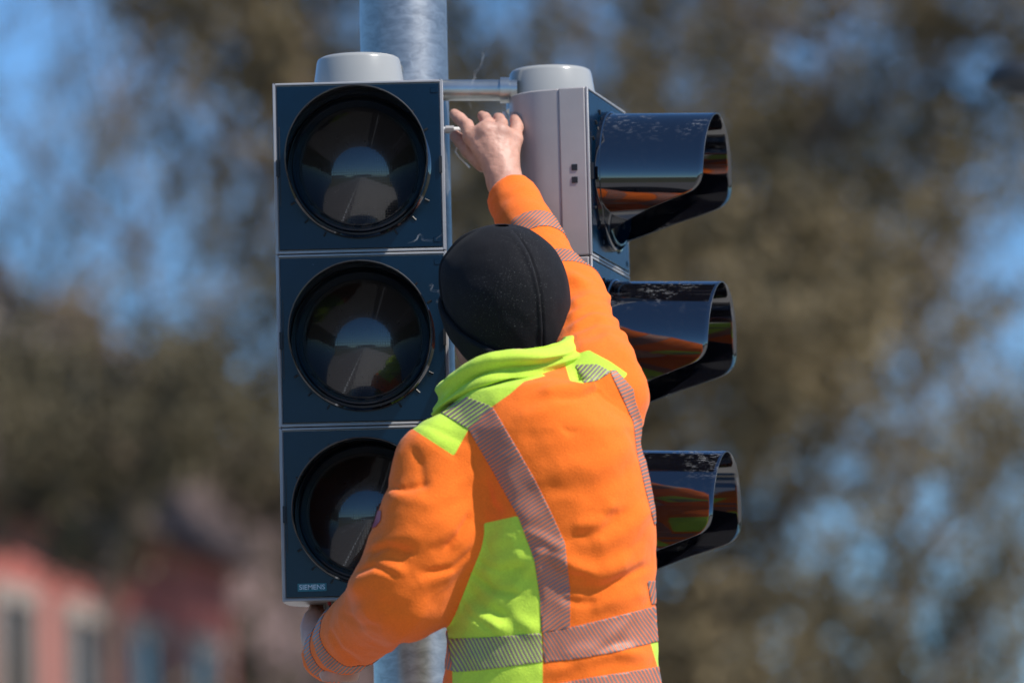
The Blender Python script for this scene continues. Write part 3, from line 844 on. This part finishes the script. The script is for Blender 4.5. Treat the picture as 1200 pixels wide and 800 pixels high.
# ---- collar: a soft roll of lime cloth round the neck
cc = loc(596, 429, -.295)
nth, nps = 220, 72
CV = np.zeros((nth, nps, 3))
for i in range(nth):
    th_ = 2 * math.pi * i / nth; ct, st = math.cos(th_), math.sin(th_)     # st=-1 is the back, towards the camera
    right = max(0, ct); left = max(0, -ct); back = max(0, -st)
    rx, rw = 0.086, 0.088
    for j in range(nps):
        s = j / nps
        a = 2 * math.pi * s
        # closed section: outer wall low -> outer wall high -> rolled top -> inner wall
        hx = math.cos(a); hz = math.sin(a)
        thick = 0.0125 + 0.004 * right
        hh = 0.021 + 0.003 * left
        ro = thick * math.copysign(abs(hx) ** 0.8, hx); zo = hh * math.copysign(abs(hz) ** 0.75, hz)
        # rolled folds on the outside that run obliquely
        if hx > -0.2:
            ro -= 0.0095 * math.exp(-((zo - (-.004 + .012 * ct + .004 * math.sin(2 * th_))) / 0.0034) ** 2) * (0.45 + .55 * back)
            ph = zo / 0.021 * 3.6 + ct * 1.9 + 0.6 * math.sin(2.2 * th_)
            ro += 0.0085 * math.sin(ph) * (0.6 + .4 * right)
        ro += (0.004 - zo * 0.25)
        x = ct * (rx + ro); w = st * (rw + ro)
        y = zo + 0.20 * x + 0.004 * math.sin(3 * th_ + 1) + 0.10 * (w + .087) * -1 * left
        y += -0.014 * left ** 2
        CV[i, j] = cc + np.array([x, y, w])
CVf = CV.reshape(-1, 3)
CF = np.array([(i * nps + j, i * nps + (j + 1) % nps, ((i + 1) % nth) * nps + (j + 1) % nps, ((i + 1) % nth) * nps + j) for i in range(nth) for j in range(nps)])
def orient(V, F):
    c = V.mean(0); vol = 0
    for k in range(1, F.shape[1] - 1):
        vol += np.einsum('ij,ij->i', V[F[:, 0]] - c, np.cross(V[F[:, k]] - c, V[F[:, k + 1]] - c)).sum()
    return F if vol > 0 else F[:, ::-1]
CF = orient(CVf, CF)
cn = vnormals(CVf, CF)
CVf = CVf + cn * (0.0030 * vnoise(CVf, 22) + 0.0012 * vnoise(CVf, 60))[:, None]
place_p(CVf, CF, 'collar', M['yellow'], jacket)

# ---- sleeve badge on the left upper arm's outline
bd = MB(); p0 = loc(453.5, 607, -.325)

# ---- beanie
def loft(rings):
    n = len(rings[0]); V = np.concatenate(rings)
    F = [(i * n + k, i * n + (k + 1) % n, (i + 1) * n + (k + 1) % n, (i + 1) * n + k) for i in range(len(rings) - 1) for k in range(n)]
    return V, np.array(F)
def hat_pt(t, th_, extra=0.0):
    """t from 0 at the rim to 1 at the crown"""
    z = -0.082 + 0.178 * t
    if z < 0.005: rr = 1.0 - 0.35 * ((0.005 - z) / 0.087) ** 2 * 0.35
    else: rr = max(0.0, 1 - ((z - 0.005) / 0.0915) ** 2.25) ** 0.5
    a, b = 0.0868, 0.100
    ct, st = math.cos(th_), math.sin(th_)
    zz = z + (0.030 * (-st) if t < .25 else 0.030 * (-st) * (1 - t) / .75)      # rim lower at the nape
    lf = max(0.0, -(ct * HAX[0][0] + st * HAX[1][0]) / math.hypot(HAX[0][0], HAX[1][0]))
    zz += 0.026 * lf ** 2 * max(0, 1 - t) ** 1.5
    return hp((a * rr + extra * min(1, rr * 3)) * ct, (b * rr + extra * min(1, rr * 3)) * st, zz)
def make_rings(ts, exf, n=280):
    return [np.array([hat_pt(t, 2 * math.pi * k / n, exf(t, 2 * math.pi * k / n)) for k in range(n)]) for t in ts]
ts = list(np.linspace(0.02, 0.9, 56)) + list(1 - 0.1 * (1 - np.linspace(0, 1, 16)[1:]) ** 2)
def seam(t, th_):
    e = 0.0
    for s0 in (math.pi / 2, math.pi / 2 + 2.1, math.pi / 2 - 2.1):
        d = (th_ - s0 + math.pi) % (2 * math.pi) - math.pi
        q = d * 0.09 * max(0.08, math.cos(max(0, t - .5) * 2.9))
        e += 0.0026 * math.exp(-((q - .0032) / 0.0026) ** 2) - 0.0034 * math.exp(-((q + 0.0008) / 0.0016) ** 2)
    return e * (1 if t > .24 else 0) * min(1.0, (1 - t) * 14)
HV, HF = loft(make_rings(ts, seam)); HF = orient(HV, HF)
hn = vnormals(HV, HF); HV = HV + hn * (0.0022 * vnoise(HV, 20) + 0.0009 * vnoise(HV, 55))[:, None]
hat = place_p(HV, HF, 'beanie', M['beanie'], body)
def cuff_ex(t, th_): return 0.0
rows = [(0.03, 0.001), (-0.005, 0.004), (-0.02, 0.0062), (0.0, 0.0078), (0.03, 0.0086), (0.08, 0.0086), (0.14, 0.0086), (0.19, 0.0084), (0.22, 0.0076), (0.238, 0.0052), (0.236, 0.002), (0.2, 0.0)]
KV, KF = loft([np.array([hat_pt(t, 2 * math.pi * k / 160, e) for k in range(160)]) for t, e in rows]); KF = orient(KV, KF)
kn = vnormals(KV, KF); KV = KV + kn * (0.0014 * vnoise(KV, 24) + .0006 * vnoise(KV, 70))[:, None]
place_p(KV, KF, 'cuff', M['beanie'], hat)
gv = []
for e in (0.0082, 0.0096):
    for dt, dth in ((.03, -.026), (.03, .026), (.115, .026), (.115, -.026)):
        gv.append(hat_pt(dt, math.pi / 2 - .02 + dth, e + .0012))
gv = np.array(gv); gf = orient(gv, np.array([(0, 1, 2, 3), (7, 6, 5, 4), (0, 4, 5, 1), (1, 5, 6, 2), (2, 6, 7, 3), (3, 7, 4, 0)]))
tg = place_p(gv, gf, 'leather_tag', M['leather'], hat)
tg.data.polygons.foreach_set('use_smooth', [False] * 6)
# hair showing under the rim at the nape
def hair_fn(P):
    d = ell(P, hp(0, 0.002, 0.0), (0.0785, 0.0945, 0.089), HAX)
    Q = (P - HEAD) @ HAX.T
    return np.maximum(np.maximum(d, Q[..., 2] + 0.03), np.maximum(-Q[..., 1] - 0.0, -0.095 - Q[..., 2]))
V, F = surface_nets(hair_fn, HEAD - .13, HEAD + .13, 0.003)
place_p(smooth(V, F, 2), F, 'hair', M['hair'], body)
# eyes
for s in (-1, 1):
    e = MB(); e.lathe([(0.0085 * math.sin(math.pi * i / 10), 0.0085 * -math.cos(math.pi * i / 10)) for i in range(11)], 20)
    eo = e.build('eye', M['white'], body, 180); eo.location = Vector(to_world(hp(s * .031, -0.0925, -0.008)) - person_o)
# trousers and boots
def trouser_fn(P):
    d = None
    for h, k, a in ((HIP_L, KN_L, AN_L), (HIP_R, KN_R, AN_R)):
        e = chain(P, [h, k, a], [0.09, 0.074, 0.068], 0.03); d = e if d is None else smin(d, e, .04)
    d = smin(d, torso(P, -0.008, 0, 950) if False else rc(P, HIP_L, HIP_R, .092, .092), .05)
    return np.maximum(d, AN_L[1] + 0.03 - P[..., 1])
V, F = surface_nets(trouser_fn, loc(480, 1700, -.62), loc(820, 800, -.2) + np.array([0, 0, .02]), 0.009)
V = smooth(V, F, 2); V = V + vnormals(V, F) * (0.006 * vnoise(V, 14))[:, None]
place_p(V, F, 'trousers', M['trouser'], body)
upv = np.array([0, math.cos(PITCH), math.sin(PITCH)])        # world up in local terms (roll ignored)
fw = np.array([0, -math.sin(PITCH), math.cos(PITCH)])
for a in (AN_L, AN_R):
    def boot_fn(P, a=a):
        d = rc(P, a + upv * .06, a - upv * .01, .05, .045)
        d = smin(d, rc(P, a - upv * .035 - fw * .03, a - upv * .04 + fw * .13, .038, .036), .04)
        return np.maximum(d, -((P - a) @ upv) - 0.072)
    V, F = surface_nets(boot_fn, a - .16, a + np.array([.1, .14, .24]), 0.006)
    place_p(smooth(V, F, 2), F, 'boot', M['boot'], body)
# badge: a small dark red patch sewn on the sleeve at its outline
sd = np.minimum(poly_sd(A0[:, 6:8], [(410, 596), (447.5, 598), (446.5, 610), (440, 618), (410, 620)]), -A0[:, 8] * 820)
A, T = clip(A0, JT, sd)
if len(T) > 2: place_p(A[:, :3] + A[:, 3:6] * .0012, T, 'badge', M['red'], jacket, A[:, 3:6])

# ------------------------------------------------------------------ smoke
def smoke():
    m = bpy.data.materials.new('smoke'); m.use_nodes = True; nt = m.node_tree; nt.nodes.clear()
    o = N(nt, 'ShaderNodeOutputMaterial'); mx = N(nt, 'ShaderNodeMixShader'); t = N(nt, 'ShaderNodeBsdfTransparent'); d = N(nt, 'ShaderNodeBsdfDiffuse')
    d.inputs['Color'].default_value = (0.8, 0.82, 0.85, 1)
    tc = N(nt, 'ShaderNodeTexCoord'); n = N(nt, 'ShaderNodeTexNoise', Scale=55.0, Detail=3.0); nt.links.new(tc.outputs['Object'], n.inputs['Vector'])
    r = N(nt, 'ShaderNodeMapRange'); r.inputs['From Min'].default_value = .38; r.inputs['From Max'].default_value = .7; r.inputs['To Max'].default_value = .05
    nt.links.new(n.outputs['Fac'], r.inputs['Value']); nt.links.new(r.outputs[0], mx.inputs['Fac'])
    nt.links.new(t.outputs[0], mx.inputs[1]); nt.links.new(d.outputs[0], mx.inputs[2]); nt.links.new(mx.outputs[0], o.inputs['Surface'])
    return m
sm = MB()
def wisp(pts, r, w0=0.0, amp=2.0, n=26):
    P = np.array(pts, float); L = np.linspace(0, len(P) - 1, n); ph = random.random() * 6
    path = []
    for i, t in enumerate(L):
        x = np.interp(t, range(len(P)), P[:, 0]) + amp * math.sin(t * 5 + ph) * .5 + amp * .4 * math.sin(t * 11 + ph * 2)
        y = np.interp(t, range(len(P)), P[:, 1]) + amp * .5 * math.cos(t * 6 + ph)
        path.append(at(x, y, w0 + .012 * math.sin(t * 3 + ph)))
    rr = [r * (.35 + .65 * math.sin(math.pi * min(1, (i + 1) / n))) for i in range(n)]
    sm.tube(path, [q * 1.9 for q in rr], 6)
wisp([(543, 138), (551, 126), (549, 114), (553, 100), (556, 88), (566, 70)], .0014, .13, 2)
wisp([(552, 100), (560, 82), (568, 68), (562, 60)], .001, .13, 3)
wisp([(478, 286), (492, 276), (506, 284), (520, 274)], .0009, -.05, 3)
wisp([(500, 333), (510, 338), (516, 350), (519, 362)], .001, -.05, 5)
tag(sm.build('smoke', smoke(), None, 180), 'thin white wisps of smoke drifting from the raised hand across the lamp', 'smoke', kind='stuff')

# ------------------------------------------------------------------ work platform under the worker (below the frame)
pz = person_o[2] - 0.0
wp = empty('work_platform', (person_o[0], person_o[1], 0))
tag(wp, 'low aluminium work platform the worker stands on', 'platform')
al = mat('aluminium', (0.6, 0.6, 0.6), 0.4, metal=0.9)
dk = MB(); dk.box(-.55, .55, -.32, .36, pz - .05, pz - .002); dk.build('deck', al, wp, bevel=.004)
for sx in (-1, 1):
    for sy in (-.28, .32):
        lg = MB(); lg.tube([(sx * .5, sy, pz - .05), (sx * .62, sy * 1.2, 0.0)], .022, 10); lg.build('leg', al, wp)
    st_ = MB()
    for i in range(1, 4): st_.tube([(sx * (.62 - .12 * i / 4), -.33, (pz - .05) * i / 4), (sx * (.62 - .12 * i / 4), .37, (pz - .05) * i / 4)], .014, 8)
    st_.build('rung', al, wp)

# ------------------------------------------------------------------ ground
def sheet(name, x0, x1, y0, y1, z, m, label=None):
    b = MB(); b.add([(x0, y0, z), (x1, y0, z), (x1, y1, z), (x0, y1, z)], [(0, 1, 2, 3)])
    o = b.build(name, m); o['kind'] = 'structure'; return o
M['grass'] = mat('grass_ground', (0.09, 0.09, 0.04), 0.95, var=0.35, vscale=1.2)
M['asphalt'] = mat('asphalt', (0.19, 0.175, 0.165), 0.9, var=0.2, vscale=3, bump=.4, bscale=60)
M['paving'] = mat('paving', (0.42, 0.39, 0.35), 0.9, var=0.15, vscale=2)
M['paint'] = mat('road_paint', (0.75, 0.75, 0.73), 0.7)
sheet('ground', -600, 600, -600, 600, 0.0, M['grass'])
sheet('road', -9.5, -1.1, -400, 400, 0.02, M['asphalt'])
pv = MB(); pv.box(-1.1, 7.5, -400, 400, -.02, 0.13); pv.build('pavement', M['paving'])['kind'] = 'structure'
po.location.z = 0.13; wp.location.z = 0.13
for c in wp.children:
    pass
pm = MB()
for i in range(-40, 20):
    pm.box(-5.4, -5.25, i * 9.0, i * 9.0 + 4.5, 0.0245, 0.0285)
pm.box(-1.6, -1.48, -400, 400, 0.0245, 0.0285)
pm.build('road_marking', M['paint'])['kind'] = 'structure'
hl_ = MB()
for k in range(40):
    a0 = R(180 + 180 * k / 40); a1 = R(180 + 180 * (k + 1) / 40)
    h0 = 7 + 4 * math.sin(k * 1.3) + 2 * math.sin(k * 3.1); h1 = 7 + 4 * math.sin((k + 1) * 1.3) + 2 * math.sin((k + 1) * 3.1)
    r0, r1 = 190, 260
    hl_.add([(r0 * math.cos(a0), r0 * math.sin(a0), 0), (r0 * math.cos(a1), r0 * math.sin(a1), 0), (r1 * math.cos(a1), r1 * math.sin(a1), h1), (r1 * math.cos(a0), r1 * math.sin(a0), h0)], [(0, 1, 2, 3)])
hs = MB(); prof = [(-900, 13.5), (-200, 17.8), (0, 16.6), (170, 15.0), (260, 13.4), (340, 11.6), (600, 8.2), (900, 6.0), (1500, 4.5), (2200, 3.5)]
for i in range(120):
    q = [(-900 + 3100 * (i + e) / 120) for e in (0, 1)]
    zz = [float(np.interp(k, [a for a, _ in prof], [b for _, b in prof])) + .35 * math.sin(k * .05) + .2 * math.sin(k * .13) for k in q]
    xs_ = [(k - 600) / FPX * 100 for k in q]
    hs.add([(xs_[0], 92, -.5), (xs_[1], 92, -.5), (xs_[1], 104, zz[1]), (xs_[0], 104, zz[0]), (xs_[1], 190, zz[1] * .6), (xs_[0], 190, zz[0] * .6)], [(0, 1, 2, 3), (3, 2, 4, 5)])
hs.build('hill', mat('hillside', (0.125, 0.08, 0.07), 0.95, var=.45, vscale=.6), None, 180)['kind'] = 'structure'
hl_.build('hills', mat('far_hill', (0.06, 0.055, 0.04), 0.95, var=.3, vscale=.05), None, 180)['kind'] = 'structure'

# ------------------------------------------------------------------ trees
M['bark'] = mat('bark', (0.15, 0.105, 0.075), 0.9, var=0.3, vscale=3)
M['bud'] = mat('bud_leaf', (0.17, 0.125, 0.06), 0.85, var=0.45, vscale=0.8)
M['bud2'] = mat('olive_leaf', (0.115, 0.09, 0.045), 0.85, var=0.45, vscale=0.8)

def make_tree(seed, height, spread, leaves, lsize, levels, leafmat, first=0.28, girth=.012, kidn=(9, 6, 5, 4), reach=.42):
    r = random.Random(seed); rg = np.random.default_rng(seed)
    tr, cr = MB(), MB(); tips = []
    def branch(p, d, ln, rad, lev):
        pts = [p]; q = p.copy(); dd = d.copy(); n = 6 if lev == 0 else 4 if lev < 3 else 2
        wob = .07 if lev == 0 else .2
        for i in range(n):
            dd = (dd + Vector((r.gauss(0, wob), r.gauss(0, wob), r.gauss(0.04, .1)))).normalized()
            q = q + dd * ln / n; pts.append(q.copy())
        (tr if lev < 2 else cr).tube(pts, [rad * (1 - .8 * i / n) for i in range(n + 1)], 7 if lev < 2 else 3, caps=False)
        if lev >= 2: tips.append(pts)
        if lev >= levels: return
        kids = kidn[lev]
        for k in range(kids):
            f = first + (1 - first) * (k + r.random()) / kids if lev == 0 else .2 + .8 * (k + r.random()) / kids
            f = min(f, .999); i = int(f * n); base = pts[i].lerp(pts[i + 1], f * n - i)
            az = r.random() * 6.283; el = r.uniform(-.1, .9)
            nd = Vector((math.cos(az) * math.cos(el), math.sin(az) * math.cos(el), math.sin(el)))
            nd = (nd * spread + dd * .45).normalized()
            branch(base, nd, (height * reach if lev == 0 else ln * .55) * r.uniform(.75, 1.15), rad * (.45 if lev == 0 else .5), lev + 1)
    branch(Vector((0, 0, 0)), Vector((0, 0, 1)), height, height * girth, 0)
    B = []
    for pts in tips:
        for k in range(leaves):
            i = r.randrange(len(pts) - 1); B.append(pts[i].lerp(pts[i + 1], r.random()))
    B = np.array([tuple(b) for b in B]); n = len(B)
    B += rg.normal(0, .11, (n, 3)); u = rg.normal(0, 1, (n, 3)); u /= np.linalg.norm(u, axis=1)[:, None]
    w = np.cross(u, rg.normal(0, 1, (n, 3))); w /= np.linalg.norm(w, axis=1)[:, None]; sz = (lsize * rg.uniform(.5, 1.3, n))[:, None]
    Q = np.stack([B - u * sz, B + w * sz * .5, B + u * sz, B - w * sz * .5], 1).reshape(-1, 3)
    cr.add(Q, [(4 * i, 4 * i + 1, 4 * i + 2, 4 * i + 3) for i in range(n)])
    root = empty('bare_tree', (0, 0, 0))
    tr.build('trunk', M['bark'], root, 180); cr.build('crown', M[leafmat], root, 180)
    return root
protoA = make_tree(3, 10.5, 1.0, 9, 0.07, 4, 'bud', .2, .011, (12, 6, 5, 4), .27)
protoB = make_tree(11, 11.5, 0.9, 3, 0.05, 4, 'bud', .25, .008)
protoC = make_tree(23, 5.6, 1.15, 15, 0.08, 3, 'bud2', 0.15, .012)
protoD = make_tree(31, 8.2, 1.1, 11, 0.075, 3, 'bud2', 0.80, .010, (9, 6, 5, 4), .21)
def ground_at(px, d): return ((px - 600) / FPX * d, -DIST + d)
used = []
def plant(proto, px, d, sc_, rz, label):
    o = proto if proto not in used else copy_tree(proto)
    used.append(proto)
    x, y = ground_at(px, d); o.location = (x, y, 0); o.rotation_euler = (0, 0, rz); o.scale = (sc_,) * 3
    tag(o, label, 'tree', 'blurred trees behind the lights')
    return o
plant(protoA, 800, 46, 1.05, 0.3, 'tall brown budding tree directly behind the traffic light on the right')
plant(protoA, 585, 48, 1.2, 2.1, 'brown budding tree directly behind the top of the signal pole')
plant(protoA, 700, 56, 1.3, 1.1, 'tallest brown budding tree, behind the raised hand and the grey end cap')
plant(protoB, 410, 58, 1.1, 5.2, 'sparse bare tree just left of the dark blue traffic light')
plant(protoA, 3700, 34, 1.0, 3.0, 'unseen brown budding tree added far to the right, mirrored dark in the turned head')  # out of view, added so the turned doors mirror something dark
plant(protoA, 4500, 36, 1.0, 1.0, 'unseen brown budding tree added farthest to the right to darken the turned head')  # second unseen tree, added for the same dark reflection
plant(protoB, 1200, 60, 0.78, 1.2, 'thin bare tree at the right edge under the street lamp')
plant(protoB, 1090, 66, 1.0, 2.3, 'farthest sparse bare tree, low down at the right edge')
plant(protoB, 90, 64, 1.15, 5.0, 'sparse bare tree behind the roof of the red house')
plant(protoB, 260, 56, 1.05, 0.9, 'sparse bare tree between the red house and the pole')
plant(protoD, 60, 38, 0.71, 0.5, 'dark olive tree whose crown hides the eaves of the red house')
plant(protoD, 230, 40, 0.70, 2.5, 'dark olive tree before the far end of the red house')
plant(protoD, 330, 43, 0.72, 4.2, 'dark olive tree beside the dark blue traffic light, past the red house')
plant(protoC, 1040, 40, 0.78, 1.9, 'low olive tree at the bottom right of the visors')
plant(protoC, 830, 46, 1.1, 3.9, 'olive tree low behind the lowest black visor')
plant(protoC, 380, 62, 1.3, 0.2, 'low olive tree behind the bottom of the dark blue traffic light')
plant(protoB, 985, 50, 1.0, 3.3, 'sparse bare tree just right of the long black visors, sky between its twigs')

# ------------------------------------------------------------------ house
M['brick'] = mat('red_render', (0.37, 0.11, 0.09), 0.9, var=.18, vscale=1.5)
M['roof'] = mat('mauve_tiles', (0.10, 0.066, 0.058), 0.85, var=.25, vscale=2)
M['cream'] = mat('cream_frame', (0.36, 0.30, 0.26), 0.7)
M['glass'] = mat('dark_pane', (0.015, 0.018, 0.02), 0.08)
xA, yA = ground_at(-150, 42); xB, yB = ground_at(262, 53)
hd = Vector((xB - xA, yB - yA, 0)); HL = hd.length; hd.normalize(); hnrm = Vector((hd.y, -hd.x, 0))   # hnrm faces the camera's side
house = empty('red_house', (xA, yA, 0), math.atan2(hd.y, hd.x))
tag(house, 'pinkish red house with a mauve tiled roof and cream window surrounds', 'house')
EH, DEP = 6.05, 8.0
# local: x along the front, y>0 away from it (left of travel), front plane y=0
w = MB(); w.box(0, HL, 0, DEP, 0, EH); w.build('wall', M['brick'], house)
rf = MB(); o_ = .35; rh = 5.2
rf.add([(-o_, -o_, EH), (HL + o_, -o_, EH), (HL + o_, DEP + o_, EH), (-o_, DEP + o_, EH), (1.0, DEP / 2, EH + rh), (HL - 1.0, DEP / 2, EH + rh)],
       [(0, 1, 5, 4), (1, 2, 5), (2, 3, 4, 5), (3, 0, 4), (3, 2, 1, 0)])
rfo = rf.build('roof', M['roof'], house, 20)
for i, xx in enumerate((4.6, 6.6, 9.4)):
    dm = MB(); dm.box(xx - .35, xx + .35, .5, 2.2, EH + 1.0, EH + 1.8); dmo = dm.build('roof_glint', M['cream'], rfo)  # pale boxes standing in for bright glints on the roof
for k in range(int(HL // 2.15)):
    x0 = .9 + k * 2.15
    for z0 in (1.0, 3.75):
        f = MB()
        for (a, b, c, d_) in ((x0 - .16, x0, z0 - .15, z0 + 1.6), (x0 + 1.05, x0 + 1.21, z0 - .15, z0 + 1.6), (x0, x0 + 1.05, z0 + 1.45, z0 + 1.6), (x0, x0 + 1.05, z0 - .15, z0)):
            f.box(a, b, -.07, .02, c, d_)
        f.box(x0 + .5, x0 + .55, -.03, .01, z0, z0 + 1.45)
        fo_ = f.build('window', M['cream'], house)
        g = MB(); g.box(x0, x0 + 1.05, -.008, .01, z0, z0 + 1.45); g.build('pane', M['glass'], fo_)

# ------------------------------------------------------------------ street lamp, top right
xl, yl = ground_at(1390, 13)
lamp = empty('street_lamp', (xl, yl, 0)); tag(lamp, 'dark street lamp head reaching in at the upper right corner', 'street lamp')
M['lampmetal'] = mat('lamp_metal', (0.02, 0.022, 0.025), 0.5)
hz = (CAM + (fwd + rt_c * ((1190 - 600) / FPX) + up_c * ((400 - 76) / FPX)) * 13).z
lm = MB(); lm.tube([(0, 0, 0), (0, 0, hz - .25)], [.075, .05], 16); lm.build('pole', M['lampmetal'], lamp)
lm = MB(); lm.tube([(0, 0, hz - .25), (-.03, 0, hz - .06), (-.15, 0, hz), (-.28, 0, hz + .005)], .022, 12); lm.build('arm', M['lampmetal'], lamp)
lm = MB(); lm.lathe([(0.0, -.06), (.05, -.055), (.15, -.03), (.16, 0.0), (.12, .035), (.05, .05), (0, .052)], 32, 'z', (0, 0, 0))
lh = lm.build('lamp_head', M['lampmetal'], lamp, 180); lh.location = (-.33, 0, hz); lh.scale = (.66, .55, .78)
lm = MB(); lm.lathe([(0.0, -.072), (.06, -.066), (.1, -.045), (.0, -.04)], 24); lm.build('lamp_glass', M['glass'], lh, 180)

# ------------------------------------------------------------------ light
AZ, EL = R(60), R(50)         # sun: to the right of and behind the camera
sdir = Vector((math.sin(AZ) * math.cos(EL), -math.cos(AZ) * math.cos(EL), math.sin(EL)))
sl_ = bpy.data.lights.new('sun', 'SUN'); sl_.energy = 4.0; sl_.angle = R(0.53); sl_.color = (1, 0.955, 0.88)
so_ = bpy.data.objects.new('sun', sl_); COL.objects.link(so_)
so_.rotation_euler = (-sdir).to_track_quat('-Z', 'Y').to_euler(); so_.location = (5, -5, 12)
wd = bpy.data.worlds.new('World'); sc.world = wd; wd.use_nodes = True
nt = wd.node_tree; bg = nt.nodes['Background']
sky = nt.nodes.new('ShaderNodeTexSky'); sky.sky_type = 'NISHITA'; sky.sun_disc = False
sky.sun_elevation = EL; sky.sun_rotation = math.atan2(sdir.x, sdir.y)
sky.air_density = 0.8; sky.dust_density = 0.05; sky.ozone_density = 5.0; sky.altitude = 200
tint = nt.nodes.new('ShaderNodeMix'); tint.data_type = 'RGBA'; tint.blend_type = 'MULTIPLY'; tint.inputs['Factor'].default_value = 1
tint.inputs['B'].default_value = (0.74, 1.04, 1.2, 1)
nt.links.new(sky.outputs[0], tint.inputs['A']); nt.links.new(tint.outputs['Result'], bg.inputs['Color']); bg.inputs['Strength'].default_value = 0.105

sc.view_settings.view_transform = 'Standard'; sc.view_settings.look = 'None'; sc.view_settings.gamma = 1.0; sc.view_settings.exposure = 0.5
sc.render.engine = 'CYCLES'
sc.cycles.use_denoising = True
sc.cycles.max_bounces = 8; sc.cycles.transparent_max_bounces = 12
sc.cycles.caustics_reflective = False; sc.cycles.caustics_refractive = False
